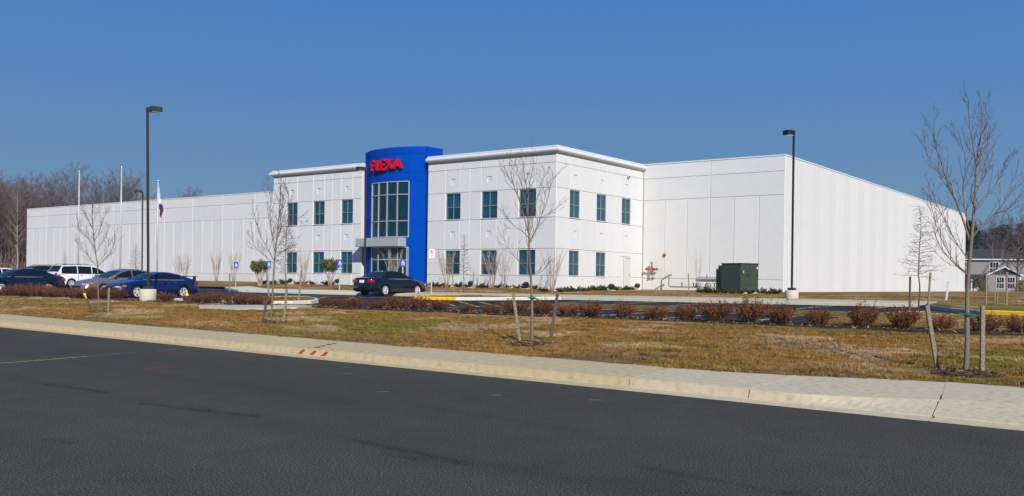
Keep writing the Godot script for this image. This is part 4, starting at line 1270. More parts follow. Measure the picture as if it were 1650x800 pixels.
func build_site_things() -> void:
	# transformer cabinets
	var g := land(10.7, -5.0)
	var t := thing("transformer_cabinet", "large dark green transformer cabinet on a pad beside the white wall", "utility box", Vector3(10.6, g, -4.9), -0.39)
	var mb := MB.new()
	mb.box(Vector3(-1.1, -0.2, -1.0), Vector3(1.1, 0.08, 1.0))
	part("pad", mb.done(), M.concrete_pale, t)
	mb = MB.new()
	mb.cbox(Vector3(-0.85, 0.08, -0.75), Vector3(0.85, 1.80, 0.75), 0.03)
	var body := part("body", mb.done(), M.cabinet_green, t)
	mb = MB.new()
	mb.cbox(Vector3(-0.88, 1.79, -0.78), Vector3(0.88, 1.85, 0.78), 0.015)
	part("lid", mb.done(), M.cabinet_green, body)
	for s in [[-0.70, 0.03], [0.06, 0.70]]:
		mb = MB.new()
		mb.cbox(Vector3(0.845, 0.5, s[0]), Vector3(0.875, 1.74, s[1]), 0.008)
		var door := part("door", mb.done(), M.cabinet_green, body)
		mb = MB.new()
		mb.cbox(Vector3(0.875, 1.0, s[0] + 0.1), Vector3(0.92, 1.18, s[0] + 0.15), 0.008)
		part("handle", mb.done(), M.cabinet_dark, door)
	mb = MB.new()
	mb.box(Vector3(0.876, 1.22, 0.52), Vector3(0.879, 1.38, 0.60))
	part("sticker", mb.done(), mat(lin(0.1, 0.6, 0.08), 0.6), body)
	mb = MB.new()
	mb.box(Vector3(0.876, 1.50, -0.64), Vector3(0.879, 1.62, -0.56))
	part("sticker", mb.done(), M.sign_white, body)
	t = thing("switch_cabinet", "narrow near-black stepped cabinet behind the green transformer", "utility box", Vector3(9.35, land(9.1, -5.6), -5.9), -0.39)
	mb = MB.new()
	mb.cbox(Vector3(-0.35, -0.1, -0.6), Vector3(0.35, 1.72, 0.5), 0.02)
	part("body", mb.done(), M.cabinet_dark, t)
	mb = MB.new()
	mb.cbox(Vector3(-0.62, -0.1, -0.5), Vector3(-0.352, 1.50, 0.42), 0.02)
	part("side_box", mb.done(), M.cabinet_dark, t)
	# fire hose connection on the wall
	t = thing("fire_hose_connection", "red and brass fire hose connection on the white wall", "wall fitting", Vector3(0.99, 2.6, -11.69))
	mb = MB.new(true)
	mb.tube([Vector3(0, 0, -0.05), Vector3(0, 0, 0.34)], [0.12, 0.12], 12)
	part("pipe", mb.done(), M.pipe_red, t)
	for a in [[Vector3(-0.42, 0, 0.34), 0], [Vector3(0.42, 0, 0.34), 0], [Vector3(0, 0.44, 0.34), 1], [Vector3(0, -0.40, 0.34), 1]]:
		mb = MB.new(true)
		mb.tube([Vector3(0, 0, 0.34), a[0] * Vector3(0.55, 0.55, 1), a[0]], [0.075, 0.06, 0.085], 10)
		var arm := part("arm", mb.done(), M.pipe_red if a[1] == 0 else M.brass, t)
		mb = MB.new(true)
		mb.lathe([Vector2(0, 0), Vector2(0.1, 0), Vector2(0.1, 0.07), Vector2(0, 0.07)], 12, a[0], (a[0] * Vector3(1, 1, 0)).normalized())
		part("cap", mb.done(), M.brass, arm)
	t = thing("alarm_bell", "small red alarm bell high on the white wall", "wall fitting", Vector3(1.87, 3.66, -11.69))
	mb = MB.new(true)
	mb.lathe([Vector2(0.06, 0), Vector2(0.13, 0.02), Vector2(0.12, 0.09), Vector2(0.06, 0.13), Vector2(0, 0.14)], 16, Vector3.ZERO, Vector3(0, 0, 1))
	part("dome", mb.done(), M.pipe_red, t)
	mb = MB.new()
	mb.box(Vector3(-0.07, -0.07, -0.01), Vector3(0.07, 0.07, 0.03))
	part("back_box", mb.done(), M.galvanised, t)
	t = thing("drain_outlet", "small round drain outlet under the fire hose connection", "wall fitting", Vector3(0.96, 1.97, -11.69))
	mb = MB.new(true)
	mb.lathe([Vector2(0.12, 0), Vector2(0.12, 0.05), Vector2(0.09, 0.12), Vector2(0.05, 0.12), Vector2(0.05, 0.02)], 16, Vector3.ZERO, Vector3(0, -0.4, 1).normalized())
	part("flange", mb.done(), M.galvanised, t)
	mb = MB.new(true)
	mb.tube([Vector3(0, 0, 0), Vector3(0, -0.06, 0.16)], [0.045, 0.045], 10)
	part("spout", mb.done(), M.galvanised, t)
	# gas piping
	t = thing("gas_pipe", "grey gas meter piping standing at the foot of the white wall", "pipe", Vector3(0, land(2.6, -10.9), -10.9))
	mb = MB.new(true)
	mb.tube([Vector3(2.05, -0.2, 0), Vector3(2.05, 0.68, 0), Vector3(2.15, 0.78, 0), Vector3(2.62, 1.06, 0), Vector3(2.85, 1.12, 0)], [0.05, 0.05, 0.05, 0.05, 0.07], 8)
	part("riser", mb.done(), M.pipe_grey, t)
	mb = MB.new(true)
	mb.tube([Vector3(2.66, 1.10, 0), Vector3(2.66, 0.30, 0), Vector3(2.74, 0.24, 0), Vector3(6.3, 0.24, 0)], [0.055, 0.055, 0.055, 0.055], 8)
	part("run", mb.done(), M.pipe_grey, t)
	for x in [3.7, 4.6, 6.2]:
		mb = MB.new(true)
		mb.tube([Vector3(x, 0.2, 0), Vector3(x, 0.5, 0), Vector3(x, 0.5, 0.001), Vector3(x, 0.56, 0)], [0.04, 0.04, 0.09, 0.09], 8)
		part("valve", mb.done(), M.pipe_grey, t)
	for x in [5.0, 5.75]:
		mb = MB.new(true)
		mb.lathe([Vector2(0, -0.12), Vector2(0.2, -0.1), Vector2(0.2, 0.1), Vector2(0, 0.12)], 14, Vector3(x, 0.36, 0.06), Vector3(0, 0, 1))
		part("regulator", mb.done(), M.pipe_grey, t)
		mb = MB.new()
		mb.box(Vector3(x - 0.06, -0.1, -0.05), Vector3(x + 0.06, 0.2, 0.05))
		part("support", mb.done(), M.pipe_grey, t)
	t = thing("plant_stake_rail", "long grey rail fixed along the base of the white wall", "rail", Vector3(0, 1.98, -11.62))
	mb = MB.new()
	mb.cbox(Vector3(4.6, -0.10, 0), Vector3(8.4, 0.10, 0.10), 0.01)
	part("channel", mb.done(), M.frame_silver, t)
	mb = MB.new()
	mb.box(Vector3(4.9, -0.06, -0.06), Vector3(5.0, 0.06, -0.002))
	part("bracket", mb.done(), M.galvanised, t)
	# security camera and small fixtures on the office side wall
	t = thing("wall_sensor", "small dark sensor high on the office side wall", "wall fitting", Vector3(0.0, 9.28, -9.3))
	mb = MB.new()
	mb.cbox(Vector3(0.0, -0.09, -0.09), Vector3(0.16, 0.09, 0.09), 0.02)
	part("housing", mb.done(), M.frame_metal, t)
	mb = MB.new()
	mb.box(Vector3(0.16, -0.05, -0.05), Vector3(0.17, 0.05, 0.05))
	part("lens", mb.done(), M.black, t)
	# ground floodlights
	for q in [[-24.16, 1.7, "among the plants nearest the plain white wall", -0.2], [-18.72, 1.7, "under the window beside the canopy shadow", -0.2], [-10.59, 1.8, "at the foot of the blue tower", -0.2], [-5.68, 1.7, "between junipers under the lower windows", -0.2], [-0.95, 1.9, "before the office corner", -0.2], [1.6, -4.5, "under the office side windows", 1.3], [1.6, -8.1, "by the white side door", 1.3]]:
		var fl := thing("floodlight", "small black ground floodlight " + q[2], "floodlight", on_land(q[0], q[1]), q[3] + PI, "ground floodlights along the office")
		mb = MB.new()
		mb.tube([Vector3(0, -0.15, 0), Vector3(0, 0.16, 0)], [0.03, 0.03], 6)
		part("stem", mb.done(), M.black, fl)
		mb = MB.new()
		mb.cbox(Vector3(-0.17, -0.13, -0.13), Vector3(0.17, 0.13, 0.12), 0.03)
		var head := part("lamp_head", mb.done(), M.black, fl, Vector3(0, 0.30, 0))
		head.rotation.x = -0.6
		mb = MB.new()
		mb.box(Vector3(-0.14, -0.10, 0.12), Vector3(0.14, 0.10, 0.126))
		part("lens", mb.done(), M.night_glass, head)
		mb = MB.new()
		mb.box(Vector3(-0.2, -0.1, -0.2), Vector3(0.2, 0.04, 0.2))
		part("base", mb.done(), M.concrete_white, fl)
	# a surveyor's flag in the hedge
	t = thing("marker_flag", "small yellow marker flag stuck in the mulch by the hedge", "flag", on_land(0.0, 27.2))
	mb = MB.new()
	mb.tube([Vector3(0, -0.1, 0), Vector3(0, 0.55, 0)], [0.004, 0.004], 5)
	part("wire", mb.done(), M.galvanised, t)
	mb = MB.new()
	mb.quad(Vector3(0, 0.34, 0), Vector3(0.1, 0.36, -0.05), Vector3(0.03, 0.55, -0.02), Vector3(0, 0.55, 0))
	part("cloth", mb.done(), M.marker_yellow, t)

# ---------------------------------------------------------------- cars: local z forward, y up
func curve_at(pts: Array, s: float) -> float:
	for i in pts.size() - 1:
		if s <= pts[i + 1][0]:
			var t := clampf((s - pts[i][0]) / (pts[i + 1][0] - pts[i][0]), 0.0, 1.0)
			var y0: float = pts[maxi(i - 1, 0)][1]
			var y3: float = pts[mini(i + 2, pts.size() - 1)][1]
			var a: float = pts[i][1]
			var b: float = pts[i + 1][1]
			var soft := 0.5 * (2.0 * a + (b - y0) * t + (2.0 * y0 - 5.0 * a + 4.0 * b - y3) * t * t + (3.0 * a - y0 - 3.0 * b + y3) * t * t * t)
			return lerpf(lerpf(a, b, t), soft, 0.5)
	return pts[-1][1]
func wheel(parent: Node3D, at: Vector3, r: float, spokes: int, out: float, hub_cap: bool) -> void:
	var w := Node3D.new()
	w.name = "wheel"
	parent.add_child(w, true)
	w.position = at
	var ax := Vector3(out, 0, 0)
	var t := MB.new(true)
	var q := r * 0.66
	t.lathe([Vector2(q, -0.09), Vector2(r - 0.03, -0.105), Vector2(r, -0.06), Vector2(r, 0.06), Vector2(r - 0.03, 0.10), Vector2(q + 0.01, 0.085), Vector2(q - 0.01, 0.06)], 28, Vector3.ZERO, ax)
	part("tyre", t.done(), M.tyre, w)
	var m := MB.new()
	m.lathe([Vector2(q - 0.035, 0.03), Vector2(q - 0.03, 0.088), Vector2(q + 0.004, 0.088), Vector2(q + 0.004, 0.06)], 28, Vector3.ZERO, ax)
	m.lathe([Vector2(0.075, 0.02), Vector2(0.065, 0.075), Vector2(0.0, 0.082)], 14, Vector3.ZERO, ax)
	for k in spokes:
		var a := TAU * k / spokes
		var d := Vector3(0, cos(a), sin(a))
		var n := Vector3(0, -sin(a), cos(a)) * (0.036 if hub_cap else 0.024)
		var i0 := d * 0.05
		var i1 := d * (q - 0.02)
		m.face(i0 - n * 0.8 + ax * 0.07, i1 - n + ax * 0.075, i1 + n + ax * 0.075, i0 + n * 0.8 + ax * 0.07, -ax)
		m.face(i0 - n * 0.8 + ax * 0.07, i1 - n + ax * 0.075, i1 - n + ax * 0.02, i0 - n * 0.8 + ax * 0.02, d * 0.2)
		m.face(i0 + n * 0.8 + ax * 0.07, i1 + n + ax * 0.075, i1 + n + ax * 0.02, i0 + n * 0.8 + ax * 0.02, d * 0.2)
	part("rim", m.done(), M.rim, w)
	m = MB.new()
	m.lathe([Vector2(q, 0.0), Vector2(0, 0.0)], 20, Vector3.ZERO, ax)
	part("brake_disc", m.done(), M.trim_black, w)
func car(called: String, label: String, c: Dictionary, at: Vector3, turn: float) -> Node3D:
	var t := thing(called, label, "car", at, turn, "parked cars")
	var L: float = c.L
	var half: float = c.W * 0.5
	var top: Array = c.top
	var r: float = c.r
	var stations := []
	var n := 64
	for i in n + 1: stations.append(-L / 2 + L * i / n)
	var mb := MB.new(true)
	var rings := []
	for s in stations:
		var e: float = absf(s) / (L / 2)
		var wide: float = half * (1.0 - 0.20 * pow(maxf(0.0, (e - 0.62) / 0.38), 2.2))
		var yt := curve_at(top, s)
		var yb: float = c.sill + 0.10 * pow(maxf(0.0, (e - 0.86) / 0.14), 2.0)
		for wx in c.axles:
			var d: float = absf(s - wx)
			var ra: float = r + 0.055
			if d < ra: yb = maxf(yb, r + sqrt(ra * ra - d * d))
		yb = minf(yb, yt - 0.10)
		var ring := []
		var ys: float = yt - 0.07
		for k in 6:
			var v := k / 5.0
			var y := lerpf(yb, ys, v)
			var rel := clampf((y - c.sill) / maxf(0.2, ys - c.sill), 0.0, 1.0)
			var bulge := 0.955 + 0.045 * sin(PI * clampf(rel * 0.9 + 0.12, 0.0, 1.0)) - 0.035 * pow(rel, 3.0)
			ring.append(Vector3(wide * bulge, y, s))
		var we: float = ring[5].x
		ring.append(Vector3(we - 0.03, yt - 0.025, s))
		ring.append(Vector3(we - 0.09, yt, s))
		ring.append(Vector3(we * 0.55, yt + 0.022, s))
		ring.append(Vector3(0, yt + 0.03, s))
		var full := ring.duplicate()
		for k in range(ring.size() - 2, -1, -1): full.append(Vector3(-ring[k].x, ring[k].y, ring[k].z))
		rings.append(full)
	for i in rings.size() - 1:
		for k in rings[0].size() - 1:
			mb.quad(rings[i][k], rings[i][k + 1], rings[i + 1][k + 1], rings[i + 1][k])
	for e in [0, rings.size() - 1]:
		var ring: Array = rings[e]
		var mid := Vector3(0, (ring[0].y + ring[9].y) * 0.5, ring[0].z + (-0.03 if e == 0 else 0.03))
		for k in ring.size():
			var a: Vector3 = ring[k]
			var b: Vector3 = ring[(k + 1) % ring.size()]
			mb.out_tri(a, b, mid, Vector3(0, 0.5, 0))
	var body := part("body", mb.done(), c.paint, t)
	var under := MB.new()
	under.box(Vector3(-half * 0.80, c.sill - 0.03, -L / 2 + 0.25), Vector3(half * 0.80, c.sill + 0.42, L / 2 - 0.25))
	part("underbody_shade", under.done(), M.trim_black, t)  # black underside fill; shade inside the wheel arches put into its colour
	# cabin
	var cab: Array = c.cab
	var belt: float = c.belt
	var roof := 0.0
	for p in cab: roof = maxf(roof, p[1])
	var w_at := func(y: float) -> float: return lerpf(c.wb, c.wr, clampf((y - belt) / (roof - belt), 0.0, 1.0))
	var outline := PackedVector2Array()
	outline.append(Vector2(cab[0][0] + 0.05, belt - 0.08))
	for p in cab: outline.append(Vector2(p[0], p[1]))
	outline.append(Vector2(cab[-1][0] - 0.05, belt - 0.08))
	var m2 := MB.new()
	var ids := Geometry2D.triangulate_polygon(outline)
	for k in range(0, ids.size(), 3):
		for sx in [-1.0, 1.0]:
			var tr := []
			for j in 3:
				var p: Vector2 = outline[ids[k + j]]
				tr.append(Vector3(sx * w_at.call(p.y), p.y, p.x))
			m2.out_tri(tr[0], tr[1], tr[2], Vector3(0, tr[0].y, tr[0].z))
	for i in outline.size() - 1:
		var a := outline[i]
		var b := outline[i + 1]
		var us := [-1.0, -0.6, 0.0, 0.6, 1.0]
		for k in 4:
			var pt := func(p: Vector2, u: float) -> Vector3: return Vector3(u * w_at.call(p.y), p.y + 0.035 * (1.0 - u * u), p.x)
			m2.out_tri(pt.call(a, us[k]), pt.call(b, us[k]), pt.call(b, us[k + 1]), Vector3(0, belt - 0.3, 0))
			m2.out_tri(pt.call(a, us[k]), pt.call(b, us[k + 1]), pt.call(a, us[k + 1]), Vector3(0, belt - 0.3, 0))
	part("cabin", m2.done(), c.paint, t)
	var pane := func(called_: String, i0: int, i1: int, lo: float, hi: float) -> void:
		var g := MB.new(true)
		var a := Vector2(cab[i0][0], cab[i0][1])
		var b := Vector2(cab[i1][0], cab[i1][1])
		var nrm := Vector2(-(b - a).y, (b - a).x).normalized()
		if nrm.y < 0.0: nrm = -nrm
		var p0 := a.lerp(b, lo) + nrm * 0.008
		var p1 := a.lerp(b, hi) + nrm * 0.008
		var us := [-0.90, -0.55, 0.0, 0.55, 0.90]
		for k in 4:
			var q := func(p: Vector2, u: float) -> Vector3: return Vector3(u * w_at.call(p.y), p.y + 0.035 * (1.0 - u * u), p.x)
			g.face(q.call(p0, us[k]), q.call(p1, us[k]), q.call(p1, us[k + 1]), q.call(p0, us[k + 1]), Vector3(0, belt - 0.3, 0))
		part(called_, g.done(), M.car_glass, t)
	pane.call("windscreen", 0, 1, 0.06, 0.95)
	pane.call("rear_window", cab.size() - 1, cab.size() - 2, c.get("rear_lo", 0.10), 0.93)
	var inner: Array = Geometry2D.offset_polygon(outline, -0.065)
	var cuts: Array = c.pillars
	for i in cuts.size() - 1:
		var a: float = cuts[i] - 0.035
		var b: float = cuts[i + 1] + 0.035
		var band := PackedVector2Array([Vector2(b, belt + 0.02), Vector2(a, belt + 0.02), Vector2(a, 3), Vector2(b, 3)])
		for poly in Geometry2D.intersect_polygons(inner[0], band):
			for sx in [-1.0, 1.0]:
				var g := MB.new()
				var tri := Geometry2D.triangulate_polygon(poly)
				for k in range(0, tri.size(), 3):
					var tr := []
					for j in 3:
						var p: Vector2 = poly[tri[k + j]]
						tr.append(Vector3(sx * (w_at.call(p.y) + 0.006), p.y, p.x))
					g.out_tri(tr[0], tr[1], tr[2], Vector3(0, tr[0].y, tr[0].z))
				part("side_window", g.done(), M.car_glass, t)
	if c.get("bright_line", true):
		for sx in [-1.0, 1.0]:
			var bl := MB.new()
			var z0: float = cab[0][0] - 0.12
			var z1: float = cab[-1][0] + 0.25
			bl.box(Vector3(minf(sx * (c.wb - 0.02), sx * (c.wb + 0.012)), belt - 0.002, z1), Vector3(maxf(sx * (c.wb - 0.02), sx * (c.wb + 0.012)), belt + 0.016, z0))
			part("window_trim", bl.done(), M.frame_silver if c.get("shiny", true) else M.trim_black, t)
	for wx in c.axles:
		for sx in [-1.0, 1.0]: wheel(t, Vector3(sx * (half - 0.115), r, wx), r, c.spokes, sx, c.spokes < 6)
	# lights, mirrors, handles, plate
	for sx in [-1.0, 1.0]:
		var h := MB.new()
		var fy: float = curve_at(top, L / 2 - 0.16) - 0.085
		h.cbox(Vector3(minf(sx * half * 0.46, sx * half * 0.80), fy - 0.055, L / 2 - 0.26), Vector3(maxf(sx * half * 0.46, sx * half * 0.80), fy + 0.045, L / 2 + 0.005), 0.03)
		part("headlight", h.done(), M.head_lens, t)
		h = MB.new()
		fy = curve_at(top, L / 2 - 0.34) - 0.115
		h.cbox(Vector3(minf(sx * half * 0.80, sx * half * 0.925), fy - 0.045, L / 2 - 0.40), Vector3(maxf(sx * half * 0.80, sx * half * 0.925), fy + 0.035, L / 2 - 0.20), 0.02)
		part("indicator", h.done(), M.amber, t)
		h = MB.new()
		var ty: float = c.tail_y
		var tall: float = c.get("tail_h", 0.085)
		h.cbox(Vector3(minf(sx * half * 0.50, sx * half * 0.80), ty - tall, -L / 2 - 0.012), Vector3(maxf(sx * half * 0.50, sx * half * 0.80), ty + tall, -L / 2 + 0.10), 0.025)
		part("taillight", h.done(), M.tail_lens, t)
		h = MB.new()
		h.cbox(Vector3(minf(sx * half * 0.79, sx * half * 0.895), ty - tall * 0.9, -L / 2 + 0.04), Vector3(maxf(sx * half * 0.79, sx * half * 0.895), ty + tall * 0.9, -L / 2 + 0.24), 0.025)
		part("taillight", h.done(), M.tail_lens, t)
		h = MB.new()
		h.cbox(Vector3(minf(sx * (c.wb + 0.02), sx * (c.wb + 0.20)), belt + 0.02, cab[0][0] - 0.42), Vector3(maxf(sx * (c.wb + 0.02), sx * (c.wb + 0.20)), belt + 0.16, cab[0][0] - 0.28), 0.035)
		part("mirror", h.done(), c.get("mirror", c.paint), t)
		for i in cuts.size() - 1:
			if i > 1: break
			h = MB.new()
			var hx: float = cuts[i + 1] + 0.16
			h.cbox(Vector3(minf(sx * (half - 0.05), sx * (half + 0.012)), belt - 0.13, hx), Vector3(maxf(sx * (half - 0.05), sx * (half + 0.012)), belt - 0.10, hx + 0.18), 0.008)
			part("door_handle", h.done(), c.get("mirror", c.paint), t)
			h = MB.new()
			h.box(Vector3(minf(sx * (half - 0.3), sx * (half + 0.001)), c.sill + 0.08, cuts[i + 1] - 0.006), Vector3(maxf(sx * (half - 0.3), sx * (half + 0.001)), belt - 0.10, cuts[i + 1] + 0.006))
			part("door_seam", h.done(), M.trim_black, t)
	var pl := MB.new()
	var py: float = c.get("plate_y", 0.78)
	pl.cbox(Vector3(-0.16, py - 0.08, -L / 2 - 0.045), Vector3(0.16, py + 0.08, -L / 2 + 0.02), 0.006)
	part("licence_plate", pl.done(), M.sign_white, t)
	pl = MB.new()
	pl.cbox(Vector3(-half * 0.45, c.sill + 0.22, L / 2 - 0.05), Vector3(half * 0.45, c.sill + 0.34, L / 2 + 0.045), 0.02)
	part("grille", pl.done(), M.trim_black, t)
	if c.has("rails"):
		for sx in [-1.0, 1.0]:
			var h := MB.new()
			h.tube([Vector3(sx * (c.wr - 0.06), roof - 0.01, c.rails[0]), Vector3(sx * (c.wr - 0.06), roof + 0.07, c.rails[0] - 0.15), Vector3(sx * (c.wr - 0.06), roof + 0.07, c.rails[1] + 0.15), Vector3(sx * (c.wr - 0.06), roof - 0.01, c.rails[1])], [0.02, 0.02, 0.02, 0.02], 6)
			part("roof_rail", h.done(), M.trim_black, t)
	return t
func build_cars() -> void:
	var sedan := {"L": 4.55, "W": 1.78, "sill": 0.24, "r": 0.325, "axles": [1.38, -1.27], "spokes": 7, "paint": paint(lin(0.004, 0.004, 0.0045), 0.0), "belt": 0.95, "wb": 0.76, "wr": 0.55, "light_y": 0.68, "tail_y": 0.82, "plate_y": 0.80,
		"top": [[-2.275, 0.70], [-2.24, 0.96], [-2.0, 1.02], [-1.6, 1.02], [-1.0, 0.98], [0.0, 0.96], [0.9, 0.96], [1.4, 0.91], [1.9, 0.82], [2.15, 0.72], [2.275, 0.58]],
		"cab": [[1.12, 0.94], [0.38, 1.30], [0.05, 1.39], [-0.5, 1.405], [-1.0, 1.33], [-1.72, 1.0]], "pillars": [1.2, -0.12, -1.02, -1.6]}
	car("parked_sedan", "black sedan seen from behind, parked nose first towards the office", sedan, Vector3(-3.86, lot_h(-3.86, 11.25) + 0.008, 11.25), PI)
	var coupe := sedan.duplicate(true)
	coupe.merge({"L": 4.35, "W": 1.74, "r": 0.315, "axles": [1.25, -1.23], "spokes": 5, "paint": paint(lin(0.002, 0.008, 0.065), 0.0), "belt": 0.90, "wb": 0.74, "wr": 0.50, "light_y": 0.64, "tail_y": 0.80,
		"top": [[-2.175, 0.66], [-2.15, 0.90], [-1.95, 0.955], [-1.4, 0.93], [-0.8, 0.90], [0.0, 0.88], [0.8, 0.88], [1.2, 0.86], [1.6, 0.78], [1.95, 0.68], [2.175, 0.52]],
		"cab": [[1.02, 0.87], [0.20, 1.20], [-0.15, 1.275], [-0.6, 1.27], [-1.0, 1.20], [-1.85, 0.94]], "pillars": [1.1, -0.42, -1.15]}, true)
	var blue := car("parked_coupe", "bright dark blue two door coupe with rear spoiler behind the lamp base", coupe, Vector3(-7.75, lot_h(-7.75, 23.9) + 0.008, 23.95), 0.0)
	var sp := MB.new()
	sp.cbox(Vector3(-0.66, 1.08, -2.16), Vector3(0.66, 1.115, -1.88), 0.012); sp.cbox(Vector3(-0.58, 0.93, -2.1), Vector3(-0.52, 1.079, -1.95), 0.008); sp.cbox(Vector3(0.52, 0.93, -2.1), Vector3(0.58, 1.079, -1.95), 0.008)
	part("spoiler", sp.done(), coupe.paint, blue)
	var silver := sedan.duplicate(true)
	silver.merge({"L": 4.75, "W": 1.80, "axles": [1.46, -1.26], "spokes": 6, "paint": paint(lin(0.24, 0.215, 0.19), 0.55), "belt": 0.96, "light_y": 0.70,
		"top": [[-2.375, 0.70], [-2.34, 0.96], [-2.0, 1.04], [-1.5, 1.04], [-0.8, 0.99], [0.2, 0.95], [1.0, 0.95], [1.5, 0.90], [2.0, 0.80], [2.25, 0.70], [2.375, 0.56]],
		"cab": [[1.25, 0.94], [0.38, 1.32], [0.0, 1.42], [-0.6, 1.42], [-1.1, 1.33], [-1.85, 1.02]], "pillars": [1.3, -0.15, -1.1, -1.65]}, true)
	car("parked_sedan", "silver-beige sedan parked between the blue coupe and the hedge", silver, Vector3(-10.75, lot_h(-10.75, 23.8) + 0.008, 23.75), 0.0)
	var navy := sedan.duplicate(true)
	navy.merge({"L": 4.7, "paint": paint(lin(0.003, 0.005, 0.016), 0.0), "cab": [[1.15, 0.95], [0.40, 1.33], [0.0, 1.43], [-0.6, 1.43], [-1.1, 1.34], [-1.85, 1.02]],
		"top": [[-2.35, 0.70], [-2.32, 0.97], [-2.0, 1.03], [-1.6, 1.03], [-1.0, 0.98], [0.0, 0.96], [0.9, 0.96], [1.4, 0.91], [1.9, 0.82], [2.2, 0.72], [2.35, 0.58]]}, true)
	car("parked_sedan", "very dark navy sedan parked behind thick red-brown hedge", navy, Vector3(-21.4, lot_h(-21.4, 23.9) + 0.008, 23.9), 0.0)
	var van := sedan.duplicate(true)
	van.merge({"L": 5.08, "W": 1.97, "r": 0.34, "axles": [1.55, -1.48], "spokes": 6, "paint": paint(lin(0.72, 0.72, 0.72), 0.0), "belt": 1.08, "wb": 0.90, "wr": 0.74, "light_y": 0.80, "tail_y": 1.0, "tail_h": 0.13, "plate_y": 0.92,
		"top": [[-2.54, 0.75], [-2.52, 1.05], [-2.4, 1.10], [-1.0, 1.08], [0.0, 1.06], [1.2, 1.05], [1.8, 1.0], [2.2, 0.90], [2.45, 0.78], [2.54, 0.6]],
		"cab": [[1.75, 1.04], [0.75, 1.60], [0.2, 1.72], [-1.0, 1.745], [-2.1, 1.70], [-2.50, 1.10]], "pillars": [1.6, 0.2, -0.95, -2.25], "rails": [0.2, -2.0], "mirror": mat(grey(0.6), 0.4), "rear_lo": 0.14, "shiny": false}, true)
	car("parked_minivan", "white minivan with roof rails seen from behind", van, Vector3(-37.3, lot_h(-37.3, 11.4) + 0.008, 11.5), PI)
	var suv := van.duplicate(true)
	suv.merge({"L": 4.6, "W": 1.85, "axles": [1.40, -1.28], "paint": paint(lin(0.008, 0.009, 0.011), 0.2), "wb": 0.84, "wr": 0.66, "belt": 1.06,
		"top": [[-2.3, 0.75], [-2.28, 1.05], [-2.1, 1.09], [-1.0, 1.07], [0.0, 1.06], [0.9, 1.06], [1.5, 1.0], [2.0, 0.92], [2.22, 0.80], [2.3, 0.6]],
		"cab": [[1.15, 1.05], [0.45, 1.58], [0.05, 1.70], [-1.0, 1.72], [-1.85, 1.66], [-2.25, 1.10]], "pillars": [1.1, -0.05, -1.1, -2.05], "rails": [0.0, -1.7]}, true)
	car("parked_suv", "black sport utility car with roof rails behind the navy sedan", suv, Vector3(-43.6, lot_h(-43.6, 12.0) + 0.008, 12.3), 0.0)
	var pale := sedan.duplicate(true)
	pale.merge({"paint": paint(lin(0.66, 0.66, 0.65), 0.0), "cab": [[1.12, 0.94], [0.38, 1.36], [0.05, 1.46], [-0.5, 1.47], [-1.0, 1.40], [-1.72, 1.0]]}, true)
	car("parked_sedan", "white sedan showing only its roof behind the navy sedan", pale, Vector3(-34.5, lot_h(-34.5, 17.5) + 0.008, 19.4), 0.0)
	var slate := sedan.duplicate(true)
	slate.merge({"paint": paint(lin(0.03, 0.045, 0.085), 0.4)}, true)
	car("parked_sedan", "slate blue sedan between the black sport utility car and the white minivan", slate, Vector3(-40.1, lot_h(-40.1, 12.0) + 0.008, 12.0), PI)

